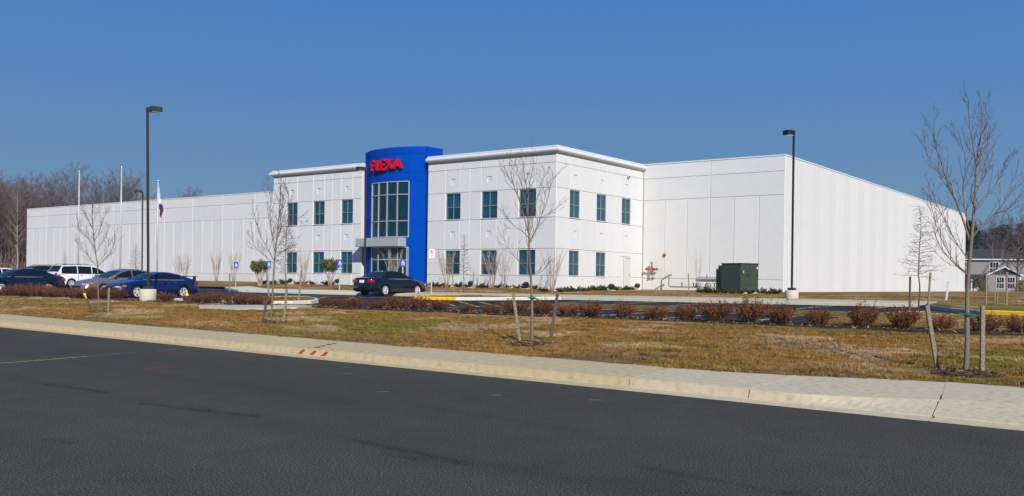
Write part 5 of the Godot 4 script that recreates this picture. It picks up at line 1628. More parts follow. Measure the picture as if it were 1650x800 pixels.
# ---------------------------------------------------------------- trees
# main limbs of the four street trees: across and up in metres, with the thickness at the start
const LIMBS_TALL := [
		[[Vector2(0.00, -0.08), Vector2(0.01, 0.41), Vector2(0.02, 1.00), Vector2(0.04, 1.54), Vector2(0.05, 1.98), Vector2(0.08, 2.47), Vector2(0.13, 2.96), Vector2(0.14, 3.34), Vector2(0.17, 3.70), Vector2(0.21, 4.04), Vector2(0.27, 4.36)], 0.052],
		[[Vector2(0.13, 3.28), Vector2(0.06, 3.52), Vector2(-0.03, 3.85), Vector2(-0.08, 4.14), Vector2(-0.10, 4.31)], 0.020],
		[[Vector2(0.05, 2.06), Vector2(-0.07, 2.47), Vector2(-0.20, 2.82), Vector2(-0.27, 3.00), Vector2(-0.34, 3.26), Vector2(-0.44, 3.60), Vector2(-0.47, 3.90), Vector2(-0.44, 4.12)], 0.028],
		[[Vector2(-0.26, 2.98), Vector2(-0.43, 3.11), Vector2(-0.59, 3.28), Vector2(-0.69, 3.45), Vector2(-0.74, 3.63)], 0.014],
		[[Vector2(0.14, 2.96), Vector2(0.27, 3.06), Vector2(0.37, 3.26), Vector2(0.44, 3.55), Vector2(0.46, 3.90), Vector2(0.43, 4.14)], 0.018],
		[[Vector2(0.06, 2.18), Vector2(-0.02, 2.52), Vector2(-0.05, 2.91), Vector2(0.00, 3.26), Vector2(-0.05, 3.60), Vector2(-0.21, 3.85)], 0.018],
		[[Vector2(0.06, 2.12), Vector2(0.24, 2.36), Vector2(0.43, 2.52), Vector2(0.59, 2.75), Vector2(0.67, 2.96), Vector2(0.72, 3.10)], 0.018],
		[[Vector2(0.43, 2.52), Vector2(0.61, 2.62), Vector2(0.73, 2.82), Vector2(0.82, 3.01)], 0.011],
		[[Vector2(0.02, 1.55), Vector2(-0.16, 1.67), Vector2(-0.35, 1.84), Vector2(-0.52, 2.03), Vector2(-0.61, 2.28), Vector2(-0.55, 2.47)], 0.018],
		[[Vector2(0.03, 1.79), Vector2(-0.11, 2.03), Vector2(-0.26, 2.37), Vector2(-0.35, 2.62), Vector2(-0.43, 2.91)], 0.016],
		[[Vector2(-0.03, 1.61), Vector2(-0.21, 1.79), Vector2(-0.43, 2.20), Vector2(-0.53, 2.57), Vector2(-0.57, 2.72)], 0.013],
		[[Vector2(0.05, 1.43), Vector2(0.18, 1.55), Vector2(0.33, 1.65), Vector2(0.47, 1.79), Vector2(0.63, 2.02)], 0.014],
		[[Vector2(0.16, 3.31), Vector2(0.26, 3.55), Vector2(0.35, 3.80), Vector2(0.40, 4.09)], 0.014],
		[[Vector2(0.07, 2.37), Vector2(0.12, 2.67), Vector2(0.33, 2.96), Vector2(0.39, 3.21), Vector2(0.43, 3.41)], 0.013]]
const LIMBS_FORKED := [
		[[Vector2(0.00, -0.09), Vector2(0.00, 0.46), Vector2(-0.01, 0.99), Vector2(-0.04, 1.44), Vector2(-0.08, 1.91), Vector2(-0.09, 2.24), Vector2(-0.12, 2.70), Vector2(-0.14, 3.23), Vector2(-0.21, 3.62), Vector2(-0.25, 3.94)], 0.042],
		[[Vector2(-0.09, 2.31), Vector2(-0.22, 2.77), Vector2(-0.32, 3.10), Vector2(-0.42, 3.36), Vector2(-0.51, 3.69), Vector2(-0.53, 3.91)], 0.020],
		[[Vector2(-0.09, 2.15), Vector2(0.04, 2.41), Vector2(0.14, 2.67), Vector2(0.28, 3.03), Vector2(0.38, 3.43), Vector2(0.53, 3.70)], 0.022],
		[[Vector2(0.14, 2.67), Vector2(0.33, 2.79), Vector2(0.47, 2.87), Vector2(0.59, 2.99)], 0.012],
		[[Vector2(-0.09, 2.25), Vector2(-0.25, 2.41), Vector2(-0.43, 2.54), Vector2(-0.58, 2.74), Vector2(-0.65, 2.87)], 0.014],
		[[Vector2(-0.07, 1.46), Vector2(-0.22, 1.67), Vector2(-0.41, 1.88), Vector2(-0.59, 2.15), Vector2(-0.66, 2.46)], 0.014],
		[[Vector2(-0.04, 1.48), Vector2(0.14, 1.52), Vector2(0.30, 1.65), Vector2(0.42, 1.83)], 0.012],
		[[Vector2(-0.11, 2.46), Vector2(-0.01, 2.90), Vector2(0.12, 3.23), Vector2(0.20, 3.52), Vector2(0.25, 3.69)], 0.014],
		[[Vector2(-0.12, 2.70), Vector2(-0.20, 3.12), Vector2(-0.30, 3.49), Vector2(-0.38, 3.75), Vector2(-0.41, 3.86)], 0.014],
		[[Vector2(-0.14, 3.12), Vector2(-0.09, 3.43), Vector2(-0.04, 3.69), Vector2(-0.01, 3.91)], 0.013],
		[[Vector2(-0.42, 3.36), Vector2(-0.55, 3.56), Vector2(-0.65, 3.78)], 0.010]]
const LIMBS_NARROW := [
		[[Vector2(0.00, -0.09), Vector2(0.05, 0.73), Vector2(0.07, 1.44), Vector2(0.09, 1.89), Vector2(0.16, 2.51), Vector2(0.21, 3.14), Vector2(0.23, 3.67), Vector2(0.25, 4.19)], 0.040],
		[[Vector2(0.07, 1.80), Vector2(-0.11, 2.16), Vector2(-0.29, 2.51), Vector2(-0.39, 2.87), Vector2(-0.45, 3.26)], 0.018],
		[[Vector2(0.09, 2.07), Vector2(0.02, 2.60), Vector2(0.00, 3.14), Vector2(0.04, 3.58), Vector2(-0.07, 3.98)], 0.018],
		[[Vector2(0.11, 2.07), Vector2(0.29, 2.42), Vector2(0.46, 2.78), Vector2(0.66, 3.01), Vector2(0.84, 2.91)], 0.014],
		[[Vector2(0.12, 2.25), Vector2(0.25, 2.69), Vector2(0.39, 3.14), Vector2(0.52, 3.67), Vector2(0.41, 3.90)], 0.016],
		[[Vector2(0.07, 1.71), Vector2(-0.20, 1.94), Vector2(-0.46, 2.19), Vector2(-0.57, 2.66)], 0.013],
		[[Vector2(0.09, 1.84), Vector2(0.34, 2.07), Vector2(0.61, 2.16), Vector2(0.75, 2.34)], 0.013],
		[[Vector2(0.18, 2.66), Vector2(0.32, 3.14), Vector2(0.39, 3.58), Vector2(0.45, 3.89)], 0.012]]
const LIMBS_SMALL := [
		[[Vector2(0.00, -0.11), Vector2(-0.04, 0.51), Vector2(-0.09, 1.17), Vector2(-0.11, 1.66), Vector2(-0.20, 2.27), Vector2(-0.26, 2.89), Vector2(-0.31, 3.38), Vector2(-0.33, 3.86)], 0.036],
		[[Vector2(-0.11, 1.61), Vector2(-0.33, 1.83), Vector2(-0.55, 2.10), Vector2(-0.84, 2.38), Vector2(-0.97, 2.54)], 0.014],
		[[Vector2(-0.09, 1.61), Vector2(0.18, 1.88), Vector2(0.44, 2.16), Vector2(0.57, 2.49), Vector2(0.62, 2.78)], 0.016],
		[[Vector2(-0.18, 2.16), Vector2(-0.38, 2.49), Vector2(-0.62, 2.72), Vector2(-0.88, 2.98), Vector2(-0.95, 3.33)], 0.014],
		[[Vector2(-0.22, 2.49), Vector2(-0.04, 2.89), Vector2(0.09, 3.27), Vector2(0.22, 3.71)], 0.014],
		[[Vector2(-0.18, 2.10), Vector2(0.00, 2.38), Vector2(0.18, 2.76), Vector2(0.22, 3.05)], 0.012],
		[[Vector2(-0.26, 2.89), Vector2(-0.44, 3.27), Vector2(-0.60, 3.60), Vector2(-0.71, 3.82)], 0.012],
		[[Vector2(-0.29, 3.16), Vector2(-0.18, 3.49), Vector2(-0.13, 3.82)], 0.010],
		[[Vector2(-0.11, 1.72), Vector2(0.09, 2.01), Vector2(0.18, 2.38), Vector2(0.13, 2.60)], 0.012]]

func smooth_line(pts: Array, per: int) -> Array:
	var o := []
	for i in pts.size() - 1:
		var p0: Vector3 = pts[maxi(i - 1, 0)]
		var p3: Vector3 = pts[mini(i + 2, pts.size() - 1)]
		for k in per: o.append(pts[i].cubic_interpolate(pts[i + 1], p0, p3, float(k) / per))
	o.append(pts[-1])
	return o
func twig_sides(r: float) -> int: return 7 if r > 0.03 else (5 if r > 0.012 else 3)
# grows side shoots from a limb; spec: n per metre at each level, angle, rise, length factor, thinnest
func shoots(mb: Array, pts: Array, rad: Array, level: int, spec: Dictionary) -> void:
	if level >= spec.levels: return
	var total := 0.0
	for i in pts.size() - 1: total += pts[i].distance_to(pts[i + 1])
	var n := int(total * spec.per_metre[level] + rng.randf())
	for k in n:
		var u := lerpf(spec.from[level], 0.98, (k + rng.randf()) / n)
		var f := u * (pts.size() - 1)
		var i := mini(int(f), pts.size() - 2)
		var at: Vector3 = pts[i].lerp(pts[i + 1], f - i)
		var dir: Vector3 = (pts[i + 1] - pts[i]).normalized()
		var side := Vector3(rng.randfn(), rng.randfn() * 0.5, rng.randfn()).normalized()
		side = (side - dir * side.dot(dir)).normalized()
		var ang: float = spec.angle[level] * rng.randf_range(0.7, 1.25)
		var d := (dir * cos(ang) + side * sin(ang)).normalized()
		var r0: float = minf(rad[i] * 0.7, spec.thick[level] * rng.randf_range(0.7, 1.2))
		var length: float = spec.length[level] * rng.randf_range(0.5, 1.25) * (1.0 - 0.45 * u)
		var seg: int = 5 if level == 0 else 3
		var line := [at]
		var rs := [r0]
		for s in seg:
			d = (d + Vector3(rng.randfn(), rng.randfn() * 0.6, rng.randfn()) * spec.wiggle + Vector3.UP * spec.rise).normalized()
			line.append(line[-1] + d * length / seg)
			rs.append(maxf(spec.thin, r0 * (1.0 - 0.85 * (s + 1.0) / seg)))
		mb[1].tube(line, rs, twig_sides(r0), false)
		shoots(mb, line, rs, level + 1, spec)
func limb_tree(label: String, limbs: Array, at: Vector3, spec: Dictionary, bark: Material, twig: Material) -> Node3D:
	var t := thing("street_tree", label, "tree", at, YAW)
	var mb := [MB.new(true), MB.new(true)]
	for i in limbs.size():
		var flat: Array = limbs[i][0]
		var r0: float = limbs[i][1]
		var swing := 0.0 if i == 0 else rng.randf_range(-0.45, 0.45)
		var first := Vector3.ZERO
		var pts := []
		for k in flat.size():
			var u := float(k) / (flat.size() - 1)
			pts.append(Vector3(flat[k].x, flat[k].y, swing * u * (1.0 if i else 0.0) + (0.03 * sin(k * 1.7) if i == 0 else 0.0)))
		pts = smooth_line(pts, 3)
		var rad := []
		for k in pts.size(): rad.append(lerpf(r0 * (0.86 if i == 0 else 0.75), spec.thin * 1.3, pow(float(k) / (pts.size() - 1), 0.95 if i == 0 else 0.6)))
		mb[0].tube(pts, rad, twig_sides(r0), true)
		if i == 0:
			var upper := int(pts.size() * 0.42)
			shoots(mb, pts.slice(upper), rad.slice(upper), 0, spec)
		else: shoots(mb, pts, rad, 0, spec)
	part("trunk", mb[0].done(), bark, t)
	part("crown", mb[1].done(), twig, t)
	return t
func stake(label: String, at: Vector3, high: float, tilt: Vector2, m: Material) -> Node3D:
	var t := thing("tree_stake", label, "stake", at, rng.randf() * 0.4 + YAW, "stakes beside the young trees")
	var mb := MB.new()
	mb.cbox(Vector3(-0.032, -0.12, -0.026), Vector3(0.032, high, 0.026), 0.006)
	var shaft := part("shaft", mb.done(), m, t)
	mb = MB.new()
	mb.cbox(Vector3(-0.036, high - 0.05, -0.03), Vector3(0.036, high + 0.012, 0.03), 0.012)
	part("head", mb.done(), m, t)
	t.rotation = Vector3(tilt.y, YAW, tilt.x)
	return t
func tree_tie(label: String, at: Vector3) -> void:
	var t := thing("tree_tie", label, "strap", at, YAW, "green straps round young trees")
	var mb := MB.new(true)
	var prof := []
	for k in 9: prof.append(Vector2(0.042 + 0.012 * cos(TAU * k / 8.0), 0.03 * sin(TAU * k / 8.0)))
	mb.lathe(prof, 12, Vector3.ZERO)
	part("loop", mb.done(), M.tie_green, t)
	mb = MB.new()
	mb.tube([Vector3(0.04, 0.0, 0.03), Vector3(0.12, -0.03, 0.05), Vector3(0.17, -0.09, 0.05)], [0.012, 0.016, 0.010], 5)
	mb.tube([Vector3(-0.04, 0.0, 0.03), Vector3(-0.10, 0.01, 0.04)], [0.012, 0.010], 5)
	part("tail", mb.done(), M.tie_green, t)
func mulch_ring(label: String, at: Vector3, r: float) -> void:
	var t := thing("mulch_ring", label, "mulch", at, 0.0, "mulch round the street trees")
	var mb := MB.new(true)
	mb.lathe([Vector2(r, -0.04), Vector2(r * 0.85, 0.02), Vector2(r * 0.5, 0.05), Vector2(0.0, 0.06)], 22, Vector3.ZERO)
	part("mound", mb.done(), M.mulch, t)
	mb = MB.new()
	for k in 420:
		var a := rng.randf() * TAU
		var q := sqrt(rng.randf()) * r * 1.15
		var p := Vector3(cos(a) * q, 0.045 * (1.0 - q / r) + 0.03, sin(a) * q)
		var d := Vector3(rng.randfn(), rng.randf_range(-0.1, 0.5), rng.randfn()).normalized() * rng.randf_range(0.02, 0.055)
		var n := Vector3(rng.randfn(), 0.3, rng.randfn()).normalized() * 0.009
		var v := rng.randf()
		mb.tint = Color(0.10, 0.06, 0.038).lerp(Color(0.36, 0.25, 0.16), v * v)
		mb.quad(p - d - n, p + d - n, p + d + n, p - d + n)
	part("wood_chips", mb.done(), M.chip, t).set_meta("kind", "stuff")
func build_lawn_trees() -> void:
	var spec := {"levels": 2, "per_metre": [9.0, 8.0], "from": [0.12, 0.15], "angle": [0.60, 0.75], "rise": 0.16, "wiggle": 0.11, "length": [0.55, 0.15], "thick": [0.008, 0.0045], "thin": 0.0026}
	var at := on_land(30.53, 33.61)
	limb_tree("tall bare young tree with pale trunk between two stakes near the cracked kerb", LIMBS_TALL, at, spec, M.bark_grey, M.twig)
	tree_tie("green strap round the tall tree near the cracked kerb", at + Vector3(0.02, 0.93, 0))
	mulch_ring("mulch mound round the tall tree near the cracked kerb", at, 0.55)
	stake("pale leaning stake beside the tall tree near the cracked kerb", on_land(30.04, 33.23), 1.04, Vector2(0.19, 0.03), M.stake_wood)
	stake("upright grey stake beside the tall tree near the cracked kerb", on_land(30.77, 33.60), 1.06, Vector2(0.005, 0.0), M.stake_wood)
	at = on_land(22.14, 33.66)
	limb_tree("forked bare young tree standing before the office corner", LIMBS_FORKED, at, spec, M.bark, M.twig)
	tree_tie("green strap round the forked tree before the office corner", at + Vector3(0.0, 0.98, 0))
	mulch_ring("mulch mound round the forked tree before the office corner", at, 0.50)
	stake("pale leaning stake beside the forked tree", on_land(21.68, 33.45), 1.06, Vector2(0.155, 0.02), M.stake_wood)
	stake("dark leaning stake beside the forked tree", on_land(22.30, 33.21), 1.06, Vector2(-0.14, 0.02), M.stake_dark)
	spec.thin = 0.0036
	spec.thick = [0.010, 0.0055]
	at = on_land(12.11, 32.53)
	limb_tree("narrow bare young tree before the left office windows", LIMBS_NARROW, at, spec, M.bark, M.twig)
	mulch_ring("mulch mound round the narrow tree", at, 0.42)
	stake("short dark crooked stake beside the narrow tree", on_land(11.75, 32.55), 0.68, Vector2(-0.22, 0.05), M.stake_dark)
	stake("tall thin stake beside the narrow tree", on_land(12.0, 31.95), 0.96, Vector2(-0.06, 0.0), M.stake_wood)
	at = on_land(2.17, 32.13)
	limb_tree("small bare young tree before the silver sedan", LIMBS_SMALL, at, spec, M.bark, M.twig)
	mulch_ring("mulch mound round the small tree before the silver sedan", at, 0.40)
	var st := stake("leaning dark stake with a yellow ribbon by the small tree", on_land(1.9, 32.3), 0.85, Vector2(0.36, 0.0), M.stake_dark)
	var rb := MB.new()
	rb.cbox(Vector3(-0.036, 0.63, -0.03), Vector3(0.036, 0.70, 0.03), 0.004)
	rb.quad(Vector3(0.0, 0.50, 0.034), Vector3(0.035, 0.50, 0.034), Vector3(0.03, 0.64, 0.034), Vector3(0.0, 0.64, 0.034))
	part("ribbon", rb.done(), M.marker_yellow, st)
	stake("upright grey stake by the small tree before the silver sedan", on_land(2.5, 32.0), 0.84, Vector2(-0.03, 0.0), M.stake_wood)

# a multi-stemmed vase of thin pale stems, bare in winter
func make_myrtle(called: String, seed_: int, stems: int, high: float) -> Node3D:
	rng.seed = seed_
	var t := thing(called, "bare multi-stemmed shrub", "shrub")
	t.set_meta("base_name", called)
	var mb := [MB.new(true), MB.new(true)]
	var spec := {"levels": 2, "per_metre": [6.0, 6.0], "from": [0.42, 0.2], "angle": [0.55, 0.7], "rise": 0.10, "wiggle": 0.14, "length": [0.50, 0.20], "thick": [0.011, 0.006], "thin": 0.0035}
	for k in stems:
		var a := TAU * k / stems + rng.randf() * 0.6
		var out := rng.randf_range(0.22, 0.72)
		var pts := []
		var h := high * rng.randf_range(0.75, 1.0)
		for s in 6:
			var u := s / 5.0
			pts.append(Vector3(cos(a) * (0.06 + out * pow(u, 1.3)) + rng.randfn() * 0.02, -0.1 + (h + 0.1) * u, sin(a) * (0.06 + out * pow(u, 1.3)) + rng.randfn() * 0.02))
		var rad := []
		for s in 6: rad.append(lerpf(0.026, 0.005, s / 5.0))
		mb[0].tube(pts, rad, 5, true)
		shoots(mb, pts, rad, 0, spec)
	part("trunk", mb[0].done(), M.twig_pale, t)
	part("crown", mb[1].done(), M.twig_pale, t)
	return t
# a straight stem with thin level twigs
func make_cypress(called: String, seed_: int, high: float, wide: float, from: float) -> Node3D:
	rng.seed = seed_
	var t := thing(called, "bare sapling", "tree")
	t.set_meta("base_name", called)
	var mb := [MB.new(true), MB.new(true)]
	var pts := []
	var rad := []
	for s in 12:
		var u := s / 11.0
		pts.append(Vector3(sin(s * 0.9) * 0.025 + rng.randfn() * 0.012, -0.1 + (high + 0.1) * u, rng.randfn() * 0.015))
		rad.append(lerpf(0.036, 0.006, pow(u, 0.8)))
	mb[0].tube(pts, rad, 6, true)
	var spec := {"levels": 2, "per_metre": [9.0, 8.0], "from": [0.2, 0.2], "angle": [0.7, 0.7], "rise": 0.02, "wiggle": 0.16, "length": [0.26, 0.10], "thick": [0.006, 0.004], "thin": 0.003}
	for k in 62:
		var u := lerpf(from, 0.99, k / 62.0)
		var f := u * 11.0
		var i := mini(int(f), 10)
		var at: Vector3 = pts[i].lerp(pts[i + 1], f - i)
		var a := k * 2.4 + rng.randf()
		var reach: float = wide * (1.0 - 0.82 * pow((u - from) / (1.0 - from), 1.2)) * rng.randf_range(0.6, 1.1)
		var d := Vector3(cos(a), 0.12, sin(a))
		var line := [at]
		for s in 4:
			d = (d + Vector3(rng.randfn(), rng.randfn() * 0.8, rng.randfn()) * 0.14).normalized()
			line.append(line[-1] + d * reach / 4)
		mb[1].tube(line, [0.011, 0.009, 0.007, 0.005, 0.003], 3, false)
		shoots(mb, line, [0.01, 0.008, 0.006, 0.005, 0.003], 0, spec)
	part("trunk", mb[0].done(), M.twig_dark, t)
	part("crown", mb[1].done(), M.twig_dark, t)
	return t
func build_small_trees() -> void:
	var protos := [make_myrtle("bare_shrub", 301, 9, 2.7), make_myrtle("bare_shrub", 302, 7, 2.7), make_myrtle("bare_shrub", 303, 11, 2.8)]
	var spots := [[-49.85, -6.0, 1.05, "bare vase-shaped shrub at the long white wall, first beyond the blue coupe"], [-51.3, -6.2, 1.0, "thin bare shrub at the long white wall behind the blue coupe's spoiler"], [-44.6, -6.0, 1.15, "bare multi-stemmed shrub left of the blue wheelchair sign at the plain wall"], [-41.9, -6.0, 1.15, "bare multi-stemmed shrub right of the blue wheelchair sign at the plain wall"], [-20.97, 3.0, 1.0, "bare vase-shaped shrub between two left office windows"], [-7.4, 2.2, 0.95, "bare shrub before the window next to the blue tower"], [-3.6, 2.0, 0.98, "bare shrub before the middle lower window of the right office front"], [-2.2, 2.6, 0.98, "pale bare shrub left of the forked tree at the office front"], [1.3, 2.2, 1.0, "bare shrub standing at the office corner"], [-11.3, 3.4, 1.0, "bare multi-stemmed shrub before the entrance doors"]]
	for i in spots.size():
		var s: Array = spots[i]
		var p: Node3D = protos[i % 3]
		var at := on_land(s[0], s[1], -0.02)
		var o: Node3D
		if i < 3:
			o = p
			o.position = at
			o.set_meta("label", s[3])
			o.scale = Vector3(1, s[2], 1)
		else: o = copy(p, s[3], at, i * 1.3, Vector3(1, s[2], 1))
		o.set_meta("group", "bare shrubs along the building")
	var cy := make_cypress("bare_sapling", 311, 3.95, 0.95, 0.34)
	cy.position = on_land(25.24, 13.4, 0.02)
	cy.set_meta("label", "bare sapling with fine level twigs and two stakes before the plain side wall")
	stake("dark stake left of the sapling before the plain side wall", on_land(24.98, 13.6), 1.3, Vector2(0.0, 0.0), M.stake_dark)
	stake("leaning stake right of the sapling before the plain side wall", on_land(25.5, 13.1), 1.45, Vector2(-0.05, 0.0), M.stake_wood)
	copy(cy, "bare dark sapling with level twigs between the narrow tree and office windows", Vector3(3.1, lot_h(3.1, 24.8) + 0.12, 24.6), 1.9, Vector3(0.8, 0.92, 0.8))
	stake("thin pale stake beside the sapling on the rounded pale kerb island", Vector3(3.35, lot_h(3.3, 24.2) + 0.12, 24.1), 1.3, Vector2(-0.08, 0.0), M.stake_wood)
	stake("thin leaning stake left of the sapling on the rounded pale kerb island", Vector3(2.2, lot_h(2.2, 24.8) + 0.12, 24.7), 1.3, Vector2(0.10, 0.0), M.stake_wood)
	copy(cy, "bare sapling on the lawn right of the no parking sign", on_land(-1.0, 8.1, -0.02), 0.7, Vector3(0.7, 0.88, 0.7))
	stake("thin stake left of the sapling by the no parking sign", on_land(-1.7, 8.15), 1.25, Vector2(0.08, 0.0), M.stake_wood)
	stake("thin stake right of the sapling by the no parking sign", on_land(-0.45, 7.9), 1.2, Vector2(-0.03, 0.0), M.stake_wood)
	copy(cy, "bare cone-shaped sapling against the long white wall by the bronze lamp", on_land(-59.0, -6.0, -0.02), 2.6, Vector3(1.3, 1.02, 1.3))
	copy(cy, "slim bare sapling against the long white wall above the white minivan", on_land(-74.2, -6.0, -0.02), 0.2, Vector3(0.6, 0.85, 0.6))
	copy(cy, "slim bare sapling against the long white wall by the middle flagpole", on_land(-61.9, -5.0, -0.02), 4.2, Vector3(0.5, 0.6, 0.5))
	var slim := make_myrtle("bare_sapling", 315, 4, 2.75)
	slim.position = on_land(7.95, -4.5, -0.02)
	slim.scale = Vector3(0.42, 1, 0.42)
	slim.set_meta("label", "slim bare sapling with two stakes by the gas piping")
	stake("thin stake left of the slim sapling by the gas piping", on_land(7.3, -4.6), 1.15, Vector2(0.05, 0.0), M.stake_wood)
	stake("thin stake right of the slim sapling by the gas piping", on_land(8.55, -4.4), 1.15, Vector2(-0.05, 0.0), M.stake_wood)
	var far := make_myrtle("bare_sapling", 316, 2, 2.9)
	far.position = on_land(26.9, 7.56, -0.02)
	far.scale = Vector3(0.5, 1, 0.5)
	far.set_meta("label", "thin bare sapling with two stakes before the grey house")
	stake("stake left of the thin sapling before the grey house", on_land(26.55, 7.75), 1.3, Vector2(0.0, 0.0), M.stake_wood)
	stake("stake right of the thin sapling before the grey house", on_land(27.25, 7.4), 1.35, Vector2(0.0, 0.0), M.stake_wood)

# ---------------------------------------------------------------- shrubs
func leaf(mb: MB, p: Vector3, d: Vector3, size: float, c: Color) -> void:
	var s := d.cross(Vector3(rng.randfn(), rng.randfn(), rng.randfn())).normalized() * size * 0.42
	mb.tint = c
	var tip := p + d * size
	mb.tri(p, p + d * size * 0.45 + s, tip)
	mb.tri(p, tip, p + d * size * 0.45 - s)
func make_red_bush(seed_: int) -> Node3D:
	rng.seed = seed_
	var t := thing("red_bush", "low bush", "bush")
	t.set_meta("base_name", "red_bush")
	var st := MB.new(true)
	var lv := MB.new()
	var wide := rng.randf_range(0.36, 0.46)
	for k in 95:
		var a := rng.randf() * TAU
		var out := sqrt(rng.randf()) * wide
		var h := rng.randf_range(0.42, 0.66) * (1.0 - 0.30 * pow(out / wide, 2.0))
		if rng.randf() < 0.10: h *= rng.randf_range(1.1, 1.35)
		var pts := []
		var base := Vector3(cos(a), 0, sin(a)) * 0.10 * rng.randf()
		for s in 5:
			var u := s / 4.0
			pts.append(base + Vector3(cos(a) * out * pow(u, 0.8), -0.05 + (h + 0.05) * u, sin(a) * out * pow(u, 0.8)) + Vector3(rng.randfn(), 0, rng.randfn()) * 0.012 * u)
		st.tube(pts, [0.006, 0.005, 0.004, 0.003, 0.002], 3, false)
		for q in 26:
			var u := rng.randf_range(0.38, 1.0)
			var f := u * 4.0
			var i := mini(int(f), 3)
			var p: Vector3 = pts[i].lerp(pts[i + 1], f - i) + Vector3(rng.randfn(), rng.randfn(), rng.randfn()) * 0.018
			var d := Vector3(rng.randfn(), rng.randf_range(-0.3, 1.0), rng.randfn()).normalized()
			var v := rng.randf()
			var c := Color(0.095, 0.030, 0.016).lerp(Color(0.235, 0.075, 0.030), v)
			if rng.randf() < 0.22: c = Color(0.27, 0.115, 0.040).lerp(Color(0.12, 0.060, 0.03), rng.randf())
			leaf(lv, p, d, rng.randf_range(0.022, 0.045), c)
	part("stems", st.done(), M.twig, t)
	part("leaves", lv.done(), M.leaf, t)
	return t
const HEDGE := [[-17.69, 26.35], [-16.9, 26.3], [-16.17, 26.35], [-15.4, 26.4], [-14.71, 26.35], [-14.0, 26.3], [-13.29, 26.35], [-12.6, 26.4], [-11.93, 26.35], [-11.2, 26.4], [-10.38, 26.35], [-9.7, 26.3], [-9.0, 26.35], [-8.3, 26.4], [-7.67, 26.35], [-6.75, 26.3], [-2.85, 26.35], [-1.15, 26.3], [-0.5, 26.35], [0.1, 26.35], [0.7, 26.35], [1.93, 26.35], [2.66, 26.35], [3.37, 26.35], [3.99, 26.35], [6.65, 25.55], [7.45, 25.55], [8.25, 25.55], [9.36, 25.55], [10.36, 25.55], [11.39, 25.55], [12.46, 25.55], [13.66, 25.55], [14.67, 25.55], [15.72, 25.55], [16.73, 25.55], [17.72, 25.55], [18.6, 25.55], [19.75, 25.55], [20.79, 25.55], [21.76, 25.55], [22.65, 25.55], [23.71, 25.55], [24.54, 25.55], [25.45, 25.3], [26.64, 25.3], [27.57, 25.3], [28.46, 25.3], [29.42, 25.3], [30.21, 25.3], [31.11, 25.3]]
